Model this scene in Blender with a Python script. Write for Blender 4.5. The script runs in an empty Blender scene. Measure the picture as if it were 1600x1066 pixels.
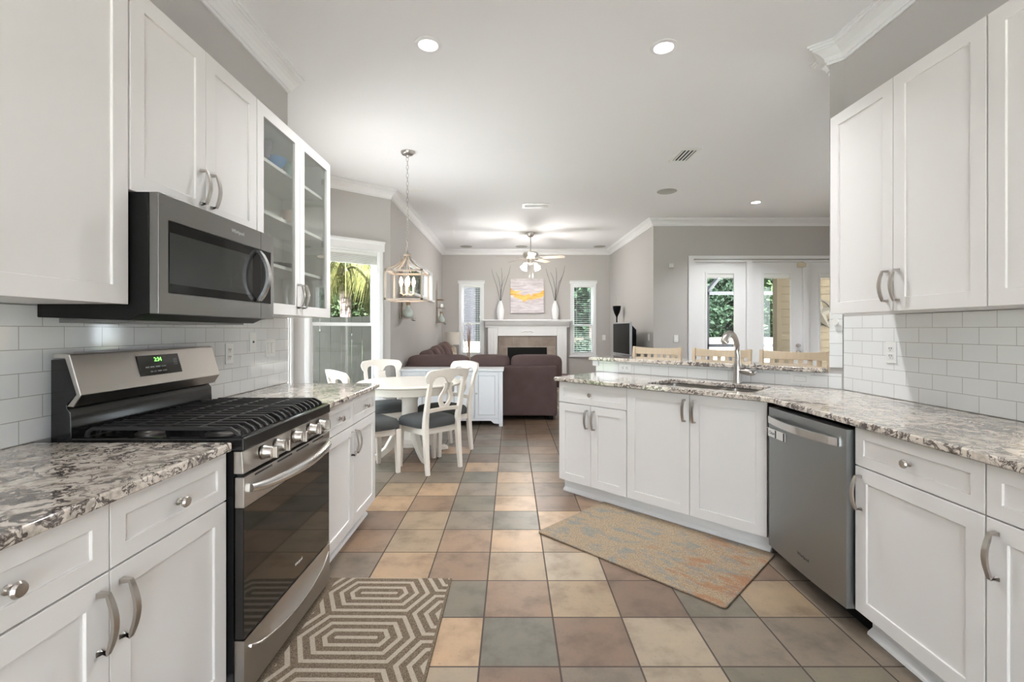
import bpy, bmesh, math, random
from mathutils import Vector, Matrix
random.seed(7)
R = math.radians
SC = bpy.context.scene
COL = SC.collection

# ------------------------------------------------------------------ camera, world, sun, exposure
cam_d = bpy.data.cameras.new('camera')
cam_d.sensor_width = 36.0
cam_d.lens = 36.0 * 733.0 / 1600.0
cam_d.shift_x = 1.0 / 1600.0
cam_d.shift_y = -17.0 / 1600.0
cam_d.clip_start = 0.02
cam = bpy.data.objects.new('camera', cam_d); COL.objects.link(cam)
cam.location = (0, 0, 1.287); cam.rotation_euler = (R(90), 0, 0)
SC.camera = cam

world = bpy.data.worlds.new('world'); SC.world = world
world.use_nodes = True
wn = world.node_tree.nodes; wl = world.node_tree.links
bg = wn['Background']
bg.inputs['Color'].default_value = (0.85, 0.925, 1.0, 1)
bg.inputs['Strength'].default_value = 8.2

sun_d = bpy.data.lights.new('sun', 'SUN'); sun_d.energy = 54.0; sun_d.angle = R(1.0); sun_d.color = (0.95, 0.965, 1.0)
sun = bpy.data.objects.new('sun', sun_d); COL.objects.link(sun)
sun.location = (3, -12, 14)
sun.rotation_euler = Vector((0.0, 1.0, -1.15)).to_track_quat('-Z', 'Y').to_euler()

SC.view_settings.view_transform = 'Standard'
SC.view_settings.look = 'None'
SC.view_settings.exposure = 0.40
SC.view_settings.gamma = 1.0
SC.view_settings.use_curve_mapping = False
SC.cycles.use_denoising = True
SC.cycles.max_bounces = 10
SC.cycles.diffuse_bounces = 6
SC.cycles.glossy_bounces = 5
SC.cycles.transparent_max_bounces = 16
SC.cycles.sample_clamp_indirect = 6.0
SC.cycles.caustics_reflective = False
SC.cycles.caustics_refractive = False
LAMP = 0.5      # overall strength of the house's lamps

# ------------------------------------------------------------------ materials
MATS = {}
def mat(name, color, rough=0.5, metal=0.0, emit=None, estr=1.0, spec=None, coat=0.0):
    m = bpy.data.materials.new(name); m.use_nodes = True
    b = m.node_tree.nodes['Principled BSDF']
    b.inputs['Base Color'].default_value = (*color, 1)
    b.inputs['Roughness'].default_value = rough
    b.inputs['Metallic'].default_value = metal
    if spec is not None: b.inputs['Specular IOR Level'].default_value = spec
    if coat: b.inputs['Coat Weight'].default_value = coat; b.inputs['Coat Roughness'].default_value = 0.08
    if emit:
        b.inputs['Emission Color'].default_value = (*emit, 1); b.inputs['Emission Strength'].default_value = estr
    MATS[name] = m
    return m
class NT:
    """small helper around a material's node tree"""
    def __init__(s, m): s.m = m; s.n = m.node_tree.nodes; s.l = m.node_tree.links; s.b = s.n['Principled BSDF']
    def add(s, t, **kw):
        x = s.n.new(t)
        for k, v in kw.items(): setattr(x, k, v)
        return x
    def link(s, a, b): s.l.new(a, b)
    def coord(s, kind='Object'): return s.add('ShaderNodeTexCoord').outputs[kind]
    def mapping(s, vec, scale=(1,1,1), rot=(0,0,0), loc=(0,0,0)):
        mp = s.add('ShaderNodeMapping'); s.link(vec, mp.inputs['Vector'])
        mp.inputs['Scale'].default_value = scale; mp.inputs['Rotation'].default_value = rot; mp.inputs['Location'].default_value = loc
        return mp.outputs[0]
    def noise(s, vec, scale, detail=3, rough=0.5, dist=0.0):
        x = s.add('ShaderNodeTexNoise'); s.link(vec, x.inputs['Vector'])
        x.inputs['Scale'].default_value = scale; x.inputs['Detail'].default_value = detail
        x.inputs['Roughness'].default_value = rough; x.inputs['Distortion'].default_value = dist
        return x
    def ramp(s, fac, stops, interp='LINEAR'):
        x = s.add('ShaderNodeValToRGB'); s.link(fac, x.inputs['Fac'])
        x.color_ramp.interpolation = interp
        el = x.color_ramp.elements
        while len(el) < len(stops): el.new(0.5)
        for e, (p, c) in zip(el, stops):
            e.position = p; e.color = (*c, 1) if len(c) == 3 else c
        return x.outputs['Color']
    def math(s, op, a, b=None, c=None):
        x = s.add('ShaderNodeMath', operation=op)
        for i, v in enumerate((a, b, c)):
            if v is None: continue
            if isinstance(v, (int, float)): x.inputs[i].default_value = v
            else: s.link(v, x.inputs[i])
        return x.outputs[0]
    def mix(s, fac, a, b, blend='MIX'):
        x = s.add('ShaderNodeMix', data_type='RGBA', blend_type=blend)
        for sock, v in ((x.inputs[0], fac), (x.inputs[6], a), (x.inputs[7], b)):
            if isinstance(v, (int, float)): sock.default_value = v
            elif isinstance(v, tuple): sock.default_value = (*v, 1) if len(v) == 3 else v
            else: s.link(v, sock)
        return x.outputs[2]
    def bump(s, h, strength=0.2, dist=0.01):
        x = s.add('ShaderNodeBump'); x.inputs['Strength'].default_value = strength; x.inputs['Distance'].default_value = dist
        s.link(h, x.inputs['Height']); s.link(x.outputs[0], s.b.inputs['Normal'])
    def color(s, c): s.link(c, s.b.inputs['Base Color'])
    def xyz(s, vec):
        x = s.add('ShaderNodeSeparateXYZ'); s.link(vec, x.inputs[0]); return x.outputs
    def comb(s, x, y, z=0.0):
        c = s.add('ShaderNodeCombineXYZ')
        for i, v in enumerate((x, y, z)):
            if isinstance(v, (int, float)): c.inputs[i].default_value = v
            else: s.link(v, c.inputs[i])
        return c.outputs[0]

cab_white = mat('cabinet_paint', (0.785, 0.768, 0.755), 0.34)
trim_white = mat('trim_paint', (0.83, 0.83, 0.835), 0.35)
toe_gray = mat('toe_paint', (0.80, 0.80, 0.80), 0.45)
plate_white = mat('plate_plastic', (0.82, 0.82, 0.80), 0.35)
dark_slot = mat('dark_slot', (0.03, 0.03, 0.03), 0.6)
black_gloss = mat('black_enamel', (0.012, 0.012, 0.013), 0.14)
black_matte = mat('black_matte', (0.010, 0.010, 0.010), 0.5, spec=0.15)
black_glass = mat('black_glass', (0.012, 0.011, 0.010), 0.05, spec=0.55)
cast_iron = mat('cast_iron', (0.022, 0.021, 0.021), 0.42)
nickel = mat('brushed_nickel', (0.50, 0.47, 0.44), 0.28, 1.0)
chrome = mat('bright_steel', (0.72, 0.71, 0.70), 0.22, 1.0)
brass_dull = mat('dull_brass', (0.55, 0.45, 0.25), 0.35, 1.0)
chair_white = mat('chair_paint', (0.82, 0.765, 0.69), 0.38)
table_white = mat('table_paint', (0.84, 0.79, 0.715), 0.25)
console_white = mat('console_paint', (0.80, 0.81, 0.83), 0.4)
mantel_white = mat('mantel_paint', (0.80, 0.80, 0.80), 0.4)
vase_white = mat('vase_glaze', (0.82, 0.82, 0.82), 0.3)
twig_dark = mat('twig_dark', (0.07, 0.06, 0.055), 0.8)
twig_tan = mat('twig_tan', (0.38, 0.24, 0.16), 0.8)
twig_white = mat('twig_white', (0.65, 0.57, 0.48), 0.8)
speaker_gray = mat('speaker_grille', (0.42, 0.42, 0.39), 0.7)
dw_grey = mat('vent_dark', (0.05, 0.05, 0.05), 0.7)
cream_plastic = mat('cream_plastic', (0.66, 0.58, 0.43), 0.5)
bronze = mat('bronze_frame', (0.035, 0.035, 0.04), 0.5)
vent_louvre = mat('vent_louvre', (0.50, 0.50, 0.48), 0.6)
mw_glass = mat('microwave_glass', (0.010, 0.010, 0.010), 0.06, spec=0.18)
text_grey = mat('text_grey', (0.55, 0.55, 0.56), 0.5)
text_dark = mat('text_dark', (0.05, 0.05, 0.06), 0.5)
clock_green = mat('clock_green', (0.1, 0.5, 0.1), 0.5, emit=(0.25, 1.0, 0.15), estr=2.2)
led_lens = mat('lamp_lens', (1, 1, 1), 0.5, emit=(1, 0.97, 0.92), estr=9)
bulb_glow = mat('bulb_glow', (1, 0.9, 0.75), 0.4, emit=(1, 0.80, 0.55), estr=7)
shade_glow = mat('glass_shade_glow', (1, 0.95, 0.9), 0.4, emit=(1, 0.86, 0.66), estr=3.2)
shade_linen = mat('linen_shade', (0.66, 0.62, 0.56), 0.8)
blue_glass = mat('blue_glassware', (0.10, 0.42, 0.95), 0.08)
plum_glass = mat('plum_glassware', (0.35, 0.33, 0.42), 0.1)
green_glass = mat('green_glassware', (0.42, 0.60, 0.54), 0.1)
clay = mat('clay_ware', (0.45, 0.34, 0.28), 0.6)
slate_ware = mat('slate_ware', (0.10, 0.12, 0.13), 0.3)
screen_black = mat('tv_casing', (0.004, 0.004, 0.005), 0.4, spec=0.1)
silver_plastic = mat('silver_plastic', (0.45, 0.46, 0.48), 0.35, 0.5)
gold_glass_ware = mat('bottle_glass_ware', (0.52, 0.58, 0.54), 0.12)
cork = mat('cork', (0.33, 0.23, 0.13), 0.85)
patio = mat('patio_concrete', (0.70, 0.69, 0.67), 0.9)
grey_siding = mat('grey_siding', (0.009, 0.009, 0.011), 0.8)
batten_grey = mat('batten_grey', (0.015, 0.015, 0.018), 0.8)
star_tan = mat('star_wood', (0.075, 0.062, 0.042), 0.8)

def build_special():
    # painted walls: a fine orange-peel texture
    for name, c in (('wall_paint', (0.495, 0.475, 0.46)), ('ceiling_paint', (0.86, 0.86, 0.87))):
        m = mat(name, c, 0.75); t = NT(m)
        n = t.noise(t.coord(), 45, 3); t.bump(n.outputs[0], 0.10, 0.004)
    # brushed steels
    for name, c, ro, me in (('stainless', (0.50, 0.475, 0.445), 0.30, 1.0), ('stainless_dark', (0.33, 0.345, 0.35), 0.42, 1.0), ('stainless_mid', (0.24, 0.235, 0.23), 0.33, 1.0)):
        m = mat(name, c, ro, me); t = NT(m)
        v = t.mapping(t.coord(), (4, 4, 900)); n = t.noise(v, 1.0, 2)
        t.bump(n.outputs[0], 0.04, 0.002)
    # granite
    m = mat('granite', (0.7, 0.68, 0.65), 0.10, coat=0.4); t = NT(m)
    co = t.coord()
    warp = t.noise(co, 5.0, 4, 0.6)
    sub = t.add('ShaderNodeVectorMath', operation='MULTIPLY_ADD')
    t.link(warp.outputs['Color'], sub.inputs[0]); sub.inputs[1].default_value = (0.22, 0.22, 0.22); t.link(co, sub.inputs[2])
    wv = t.mapping(sub.outputs[0], (1, 1, 1), rot=(0.3, 0.2, 0.6))
    n1 = t.noise(wv, 12.0, 5, 0.64, 0.8)
    vein = t.math('ABSOLUTE', t.math('SUBTRACT', n1.outputs[0], 0.5))
    n2 = t.noise(wv, 3.2, 3, 0.6)
    thick = t.ramp(n2.outputs[0], [(0.34, (0.008,)*3), (0.68, (0.078,)*3)])
    vf = t.math('DIVIDE', vein, thick)
    vc = t.ramp(vf, [(0.18, (0.12, 0.10, 0.092)), (0.60, (0.31, 0.275, 0.25)), (1.0, (0.70, 0.635, 0.565))])
    n3 = t.noise(co, 26, 4, 0.65)
    sp = t.ramp(n3.outputs[0], [(0.36, (0.42, 0.40, 0.38)), (0.54, (1, 1, 1))])
    t.color(t.mix(0.75, vc, sp, 'MULTIPLY'))
    # subway tile in the object's own x / z
    m = mat('subway_tile', (0.8, 0.8, 0.8), 0.07, coat=0.3); t = NT(m)
    x, y, z = t.xyz(t.coord())
    v = t.comb(x, z)
    br = t.add('ShaderNodeTexBrick'); t.link(v, br.inputs['Vector'])
    br.offset = 0.5; br.squash = 1
    br.inputs['Scale'].default_value = 1; br.inputs['Mortar Size'].default_value = 0.0013; br.inputs['Mortar Smooth'].default_value = 0.15
    br.inputs['Brick Width'].default_value = 0.154; br.inputs['Row Height'].default_value = 0.0765; br.inputs['Bias'].default_value = 0
    br.inputs['Color1'].default_value = (0.82, 0.83, 0.83, 1); br.inputs['Color2'].default_value = (0.85, 0.86, 0.86, 1); br.inputs['Mortar'].default_value = (0.46, 0.45, 0.43, 1)
    t.color(br.outputs['Color'])
    inv = t.math('SUBTRACT', 1.0, br.outputs['Fac'])
    nz = t.noise(t.coord(), 9, 1)
    h = t.math('ADD', t.math('MULTIPLY', inv, 0.6), t.math('MULTIPLY', nz.outputs[0], 0.5))
    t.bump(h, 0.35, 0.003)
    # floor tiles: colour per tile from the mesh attribute, mottling, grout
    m = mat('floor_tile', (0.4, 0.3, 0.25), 0.36); t = NT(m)
    at = t.add('ShaderNodeAttribute', attribute_name='tile')
    co = t.coord()
    n = t.noise(co, 5.5, 4, 0.6)
    mott = t.ramp(n.outputs[0], [(0.3, (0.60, 0.57, 0.55)), (0.52, (1, 1, 1)), (0.72, (1.14, 1.09, 1.02))])
    c = t.mix(1.0, at.outputs['Color'], mott, 'MULTIPLY')
    n2 = t.noise(co, 70, 3, 0.7)
    speck = t.ramp(n2.outputs[0], [(0.27, (0.45, 0.42, 0.40)), (0.40, (1, 1, 1))])
    c = t.mix(0.6, c, speck, 'MULTIPLY')
    x, y, z = t.xyz(co)
    def edge(s, off):
        f = t.math('FRACT', t.math('DIVIDE', t.math('SUBTRACT', s, off - 30.8), 0.308))
        return t.math('ABSOLUTE', t.math('SUBTRACT', f, 0.5))
    e = t.math('MAXIMUM', edge(x, -0.123), edge(y, 1.793))
    g = t.ramp(e, [(0.486, (0, 0, 0)), (0.491, (1, 1, 1))])
    t.color(t.mix(g, c, (0.055, 0.040, 0.030)))
    gr = t.math('MULTIPLY', g, -0.8)
    t.bump(t.math('ADD', gr, t.math('MULTIPLY', n2.outputs[0], 0.25)), 0.35, 0.003)
    t.link(t.math('ADD', 0.36, t.math('MULTIPLY', g, 0.4)), t.b.inputs['Roughness'])
    # runner with nested long hexagons
    m = mat('runner_weave', (0.3, 0.25, 0.2), 0.95, spec=0.1); t = NT(m)
    x, y, z = t.xyz(t.coord())
    s0, H, c0 = 0.047, 0.33, 0.08
    dx = 0.443
    def cell(ox, oy):
        fx = t.math('ABSOLUTE', t.math('SUBTRACT', t.math('MULTIPLY', t.math('FRACT', t.math('ADD', t.math('DIVIDE', t.math('SUBTRACT', x, ox), 2*dx), 100.5)), 2*dx), dx))
        fy = t.math('ABSOLUTE', t.math('SUBTRACT', t.math('MULTIPLY', t.math('FRACT', t.math('ADD', t.math('DIVIDE', t.math('SUBTRACT', y, oy), H), 100.5)), H), H/2))
        sl = t.math('ADD', t.math('MULTIPLY', t.math('SUBTRACT', fx, c0), 0.9), t.math('MULTIPLY', fy, 0.45))
        return t.math('MAXIMUM', fy, sl)
    mm = t.math('MINIMUM', cell(-0.035, 0.191), cell(dx-0.035, 0.191+H/2))
    fr = t.math('ABSOLUTE', t.math('SUBTRACT', t.math('FRACT', t.math('ADD', t.math('DIVIDE', mm, s0), 0.5)), 0.5))
    stripe = t.ramp(fr, [(0.185, (1, 1, 1)), (0.225, (0, 0, 0))])
    n = t.noise(t.coord(), 260, 3, 0.8)
    dark = t.ramp(n.outputs[0], [(0.3, (0.055, 0.042, 0.03)), (0.5, (0.16, 0.122, 0.086)), (0.7, (0.33, 0.26, 0.19))])
    light = t.ramp(n.outputs[0], [(0.3, (0.30, 0.25, 0.19)), (0.6, (0.46, 0.40, 0.33))])
    bd = t.math('GREATER_THAN', t.math('ABSOLUTE', x), 0.288)
    t.color(t.mix(bd, t.mix(stripe, dark, light), dark))
    t.bump(n.outputs[0], 0.6, 0.006)
    # distressed mat
    m = mat('mat_distressed', (0.5, 0.4, 0.3), 0.95, spec=0.1); t = NT(m)
    co = t.coord()
    v = t.mapping(co, (1, 2.2, 1))
    a = t.noise(v, 5.0, 6, 0.72, 0.3); b = t.noise(t.mapping(co, (1.2, 2.4, 1), loc=(3, 1, 0)), 6.0, 6, 0.75, 0.2)
    f = t.noise(co, 190, 3, 0.8)
    xx, yy, zz = t.xyz(co)
    grad = t.math('MULTIPLY', xx, 0.17)
    base = t.ramp(f.outputs[0], [(0.3, (0.20, 0.15, 0.10)), (0.65, (0.39, 0.30, 0.21))])
    blue = t.ramp(b.outputs[0], [(0.50, (0, 0, 0)), (0.60, (1, 1, 1))])
    c = t.mix(t.math('MULTIPLY', blue, 0.7), base, (0.17, 0.20, 0.205))
    rust = t.ramp(t.math('ADD', a.outputs[0], grad), [(0.57, (0, 0, 0)), (0.68, (1, 1, 1))])
    c = t.mix(t.math('MULTIPLY', rust, 0.6), c, (0.30, 0.12, 0.05))
    t.color(t.mix(0.5, c, t.ramp(f.outputs[0], [(0.3, (0.55,)*3), (0.6, (1.1,)*3)]), 'MULTIPLY'))
    t.bump(f.outputs[0], 0.6, 0.005)
    # sofa cloth, seat cloth
    for name, c1, c2 in (('sofa_cloth', (0.085, 0.056, 0.053), (0.18, 0.125, 0.118)), ('seat_cloth', (0.060, 0.063, 0.063), (0.090, 0.094, 0.094))):
        m = mat(name, c1, 0.9, spec=0.2); t = NT(m)
        n = t.noise(t.coord(), 160, 3, 0.7); n2 = t.noise(t.coord(), 6, 2)
        t.color(t.mix(t.math('MULTIPLY', t.math('ADD', n.outputs[0], n2.outputs[0]), 0.5), c1, c2))
        t.bump(n.outputs[0], 0.3, 0.004)
    # woods
    for name, c1, c2, sc in (('maple', (0.62, 0.48, 0.32), (0.74, 0.62, 0.46), (60, 60, 5)), ('weathered_wood', (0.27, 0.22, 0.185), (0.45, 0.385, 0.33), (60, 60, 6)), ('blade_wood', (0.42, 0.35, 0.29), (0.50, 0.43, 0.36), (4, 40, 40))):
        m = mat(name, c1, 0.45); t = NT(m)
        n = t.noise(t.mapping(t.coord(), sc), 1.0, 4, 0.6)
        t.color(t.mix(n.outputs[0], c1, c2))
    # fireplace tile
    m = mat('fireplace_tile', (0.3, 0.25, 0.2), 0.4); t = NT(m)
    x, y, z = t.xyz(t.coord())
    br = t.add('ShaderNodeTexBrick'); t.link(t.comb(x, z), br.inputs['Vector']); br.offset = 0.5
    br.inputs['Scale'].default_value = 1; br.inputs['Mortar Size'].default_value = 0.004; br.inputs['Brick Width'].default_value = 0.31; br.inputs['Row Height'].default_value = 0.31
    br.inputs['Color1'].default_value = (0.26, 0.205, 0.17, 1); br.inputs['Color2'].default_value = (0.40, 0.335, 0.285, 1); br.inputs['Mortar'].default_value = (0.33, 0.29, 0.25, 1)
    n = t.noise(t.coord(), 5, 4); t.color(t.mix(0.6, br.outputs[0], t.ramp(n.outputs[0], [(0.3, (0.6, 0.58, 0.56)), (0.6, (1.1, 1.1, 1.1))]), 'MULTIPLY'))
    # abstract canvas: pale bands, a gold streak
    m = mat('canvas_paint', (0.6, 0.55, 0.55), 0.5); t = NT(m)
    co = t.coord(); x, y, z = t.xyz(co)
    n = t.noise(t.mapping(co, (1.6, 1, 9)), 2.0, 5, 0.6, 0.5)
    base = t.ramp(n.outputs[0], [(0.3, (0.40, 0.34, 0.36)), (0.5, (0.56, 0.51, 0.52)), (0.68, (0.70, 0.67, 0.67))])
    n2 = t.noise(t.mapping(co, (1.5, 1, 4)), 3.4, 5, 0.65, 0.6)
    curve = t.math('ADD', t.math('MULTIPLY', t.math('MULTIPLY', x, x), 0.9), -0.03)
    d = t.math('ABSOLUTE', t.math('SUBTRACT', z, curve))
    band = t.math('SUBTRACT', n2.outputs[0], t.math('MULTIPLY', d, 2.6))
    g = t.ramp(band, [(0.29, (0, 0, 0)), (0.36, (1, 1, 1))])
    gold = t.ramp(n.outputs[0], [(0.35, (0.62, 0.30, 0.03)), (0.6, (0.85, 0.52, 0.10))])
    t.color(t.mix(g, base, gold))
    t.bump(n2.outputs[0], 0.3, 0.01)
    # lamp base of small shells
    m = mat('shell_mosaic', (0.6, 0.5, 0.4), 0.5); t = NT(m)
    vo = t.add('ShaderNodeTexVoronoi'); t.link(t.coord(), vo.inputs['Vector']); vo.inputs['Scale'].default_value = 30
    t.color(t.ramp(vo.outputs['Distance'], [(0.0, (0.15, 0.11, 0.08)), (0.35, (0.62, 0.52, 0.40)), (0.7, (0.72, 0.64, 0.52))]))
    # outdoors
    for name, c1, c2 in (('leaf_green', (0.012, 0.026, 0.009), (0.045, 0.068, 0.026)), ('leaf_dark', (0.004, 0.012, 0.006), (0.016, 0.032, 0.014)), ('palm_frond', (0.035, 0.045, 0.012), (0.12, 0.11, 0.035)), ('lawn', (0.05, 0.09, 0.03), (0.11, 0.16, 0.06))):
        m = mat(name, c1, 0.7, spec=0.2); t = NT(m)
        n = t.noise(t.coord(), 9, 3, 0.7); t.color(t.ramp(n.outputs[0], [(0.3, c1), (0.7, c2)]))
    m = mat('palm_bark', (0.36, 0.27, 0.24), 0.9); t = NT(m)
    n = t.noise(t.mapping(t.coord(), (4, 4, 10)), 2.0, 4); t.color(t.ramp(n.outputs[0], [(0.35, (0.10, 0.07, 0.06)), (0.55, (0.42, 0.32, 0.29))]))
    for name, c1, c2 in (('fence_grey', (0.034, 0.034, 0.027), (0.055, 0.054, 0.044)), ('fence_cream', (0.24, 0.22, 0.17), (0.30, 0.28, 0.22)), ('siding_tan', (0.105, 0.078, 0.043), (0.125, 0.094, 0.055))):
        m = mat(name, c1, 0.85); t = NT(m)
        n = t.noise(t.mapping(t.coord(), (6, 6, 1)), 2.0, 4); t.color(t.mix(n.outputs[0], c1, c2))
    # clear panes: thin glass that mirrors a little and lets the rest through
    for name, tint, lo in (('window_glass', (0.97, 0.98, 0.98), 0.03), ('cabinet_glass', (0.95, 0.97, 0.95), 0.10)):
        m = bpy.data.materials.new(name); m.use_nodes = True; nt = m.node_tree
        for x_ in list(nt.nodes):
            if x_.type != 'OUTPUT_MATERIAL': nt.nodes.remove(x_)
        out = [x_ for x_ in nt.nodes if x_.type == 'OUTPUT_MATERIAL'][0]
        tr = nt.nodes.new('ShaderNodeBsdfTransparent'); tr.inputs[0].default_value = (*tint, 1)
        gl = nt.nodes.new('ShaderNodeBsdfGlossy'); gl.inputs['Roughness'].default_value = 0.01
        lw = nt.nodes.new('ShaderNodeLayerWeight'); lw.inputs['Blend'].default_value = 0.5
        pw = nt.nodes.new('ShaderNodeMath'); pw.operation = 'POWER'; nt.links.new(lw.outputs['Facing'], pw.inputs[0]); pw.inputs[1].default_value = 4.0
        fr_ = nt.nodes.new('ShaderNodeMath'); fr_.operation = 'MULTIPLY_ADD'; nt.links.new(pw.outputs[0], fr_.inputs[0]); fr_.inputs[1].default_value = 0.7; fr_.inputs[2].default_value = lo
        mx = nt.nodes.new('ShaderNodeMixShader')
        nt.links.new(fr_.outputs[0], mx.inputs[0]); nt.links.new(tr.outputs[0], mx.inputs[1]); nt.links.new(gl.outputs[0], mx.inputs[2])
        nt.links.new(mx.outputs[0], out.inputs[0])
        MATS[name] = m
build_special()
M = MATS

# ------------------------------------------------------------------ mesh helpers
class MB:
    def __init__(s): s.bm = bmesh.new()
    def face(s, vs):
        try: return s.bm.faces.new(vs)
        except ValueError: return None
    def box(s, x0, x1, y0, y1, z0, z1):
        v = [s.bm.verts.new((x, y, z)) for z in (z0, z1) for y in (y0, y1) for x in (x0, x1)]
        for f in ((0,2,3,1), (4,5,7,6), (0,1,5,4), (2,6,7,3), (0,4,6,2), (1,3,7,5)): s.face([v[i] for i in f])
        return s
    def prism(s, pts, fn, a0, a1):
        """closed outline pts (2-D) swept from a0 to a1; fn(p, q, a) gives the 3-D point"""
        b = [s.bm.verts.new(fn(p, q, a0)) for p, q in pts]; t = [s.bm.verts.new(fn(p, q, a1)) for p, q in pts]
        s.face(b[::-1]); s.face(t)
        n = len(pts)
        for i in range(n): s.face([b[i], b[(i+1) % n], t[(i+1) % n], t[i]])
        return s
    def lathe(s, prof, n=24, c=(0, 0, 0), axis='Z', cap=True):
        def P(r, h, a):
            x, y = r*math.cos(a), r*math.sin(a)
            if axis == 'Z': q = (x, y, h)
            elif axis == 'Y': q = (x, h, y)
            else: q = (h, x, y)
            return (q[0]+c[0], q[1]+c[1], q[2]+c[2])
        rings = []
        for r, h in prof:
            if r < 1e-5: rings.append([s.bm.verts.new(P(0, h, 0))])
            else: rings.append([s.bm.verts.new(P(r, h, 2*math.pi*i/n)) for i in range(n)])
        for a, b in zip(rings, rings[1:]):
            for i in range(n):
                j = (i+1) % n
                if len(a) == 1 and len(b) == 1: break
                if len(a) == 1: s.face([a[0], b[j], b[i]])
                elif len(b) == 1: s.face([a[i], a[j], b[0]])
                else: s.face([a[i], a[j], b[j], b[i]])
        if cap:
            if len(rings[0]) > 1: s.face(rings[0][::-1])
            if len(rings[-1]) > 1: s.face(rings[-1])
        return s
    def tube(s, path, r, n=8, flat=None, cap=True, up=(0, 0, 1)):
        """round (or flat = (a, b) elliptic/rectangular-ish) tube along a path; r number or list"""
        path = [Vector(p) for p in path]
        k = len(path); rr = r if isinstance(r, (list, tuple)) else [r]*k
        rings = []
        for i, p in enumerate(path):
            d = (path[min(i+1, k-1)] - path[max(i-1, 0)])
            if d.length < 1e-9: d = Vector((0, 0, 1))
            d.normalize()
            u = Vector(up)
            if abs(d.dot(u)) > 0.95: u = Vector((1, 0, 0)) if abs(d.x) < 0.9 else Vector((0, 1, 0))
            a = d.cross(u).normalized(); b = a.cross(d).normalized()
            ra, rb = (rr[i], rr[i]) if flat is None else (flat[0]*rr[i], flat[1]*rr[i])
            rings.append([s.bm.verts.new(p + a*ra*math.cos(2*math.pi*j/n) + b*rb*math.sin(2*math.pi*j/n)) for j in range(n)])
        for q, w in zip(rings, rings[1:]):
            for j in range(n): s.face([q[j], q[(j+1) % n], w[(j+1) % n], w[j]])
        if cap: s.face(rings[0][::-1]); s.face(rings[-1])
        return s
    def bar(s, path, w, h, up=(0, 0, 1)):
        """rectangular bar along a path: w across, h along up"""
        path = [Vector(p) for p in path]; k = len(path); rings = []
        for i, p in enumerate(path):
            d = (path[min(i+1, k-1)] - path[max(i-1, 0)]).normalized()
            a = d.cross(Vector(up)).normalized(); b = a.cross(d).normalized()
            ww = w[i] if isinstance(w, (list, tuple)) else w; hh = h[i] if isinstance(h, (list, tuple)) else h
            rings.append([s.bm.verts.new(p + a*x*ww/2 + b*y*hh/2) for x, y in ((-1,-1), (1,-1), (1,1), (-1,1))])
        for q, w_ in zip(rings, rings[1:]):
            for j in range(4): s.face([q[j], q[(j+1) % 4], w_[(j+1) % 4], w_[j]])
        s.face(rings[0][::-1]); s.face(rings[-1])
        return s
    def ball(s, c, rx, ry=None, rz=None, n=16, m=10, p=1.0):
        """ellipsoid, or rounded cushion when p < 1 (superellipsoid)"""
        ry = rx if ry is None else ry; rz = rx if rz is None else rz
        sg = lambda v: math.copysign(abs(v)**p, v)
        top = s.bm.verts.new((c[0], c[1], c[2]+rz)); bot = s.bm.verts.new((c[0], c[1], c[2]-rz)); rings = []
        for i in range(1, m):
            t = math.pi*i/m - math.pi/2
            rings.append([s.bm.verts.new((c[0]+rx*sg(math.cos(t))*sg(math.cos(2*math.pi*j/n)), c[1]+ry*sg(math.cos(t))*sg(math.sin(2*math.pi*j/n)), c[2]+rz*sg(math.sin(t)))) for j in range(n)])
        for j in range(n):
            s.face([bot, rings[0][(j+1) % n], rings[0][j]]); s.face([top, rings[-1][j], rings[-1][(j+1) % n]])
        for a, b in zip(rings, rings[1:]):
            for j in range(n): s.face([a[j], a[(j+1) % n], b[(j+1) % n], b[j]])
        return s
    def shaker(s, x0, x1, z0, z1, y0=0.0, t=0.02, st=0.06, rec=0.008, hole=False):
        """one framed front with a sunk panel (front face at y0, looking to -y)"""
        V = s.bm.verts.new
        o = [V((x, y0, z)) for x, z in ((x0, z0), (x1, z0), (x1, z1), (x0, z1))]
        i_ = [V((x, y0, z)) for x, z in ((x0+st, z0+st), (x1-st, z0+st), (x1-st, z1-st), (x0+st, z1-st))]
        ob = [V((x, y0+t, z)) for x, z in ((x0, z0), (x1, z0), (x1, z1), (x0, z1))]
        yr = y0 + (t if hole else rec)
        r_ = [V((x, yr, z)) for x, z in ((x0+st, z0+st), (x1-st, z0+st), (x1-st, z1-st), (x0+st, z1-st))]
        for k in range(4):
            j = (k+1) % 4
            s.face([o[k], o[j], i_[j], i_[k]]); s.face([i_[k], i_[j], r_[j], r_[k]]); s.face([o[j], o[k], ob[k], ob[j]])
            if hole: s.face([r_[k], r_[j], ob[j], ob[k]])
        if not hole: s.face(r_); s.face(ob[::-1])
        return s
    def slab(s, outer, holes, z0, z1):
        """flat slab from an outline with holes"""
        bm = bmesh.new(); es = []
        for loop in [outer] + holes:
            vs = [bm.verts.new((p[0], p[1], z0)) for p in loop]
            es += [bm.edges.new((vs[i], vs[(i+1) % len(vs)])) for i in range(len(vs))]
        bmesh.ops.triangle_fill(bm, use_beauty=True, edges=es)
        bmesh.ops.dissolve_limit(bm, angle_limit=0.01, verts=bm.verts[:], edges=bm.edges[:])
        if not bm.faces: raise RuntimeError('slab')
        ext = bmesh.ops.extrude_face_region(bm, geom=bm.faces[:])
        for g in ext['geom']:
            if isinstance(g, bmesh.types.BMVert): g.co.z = z1
        tmp = bpy.data.meshes.new('tmp'); bm.to_mesh(tmp); bm.free(); s.bm.from_mesh(tmp); bpy.data.meshes.remove(tmp)
        return s
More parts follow.
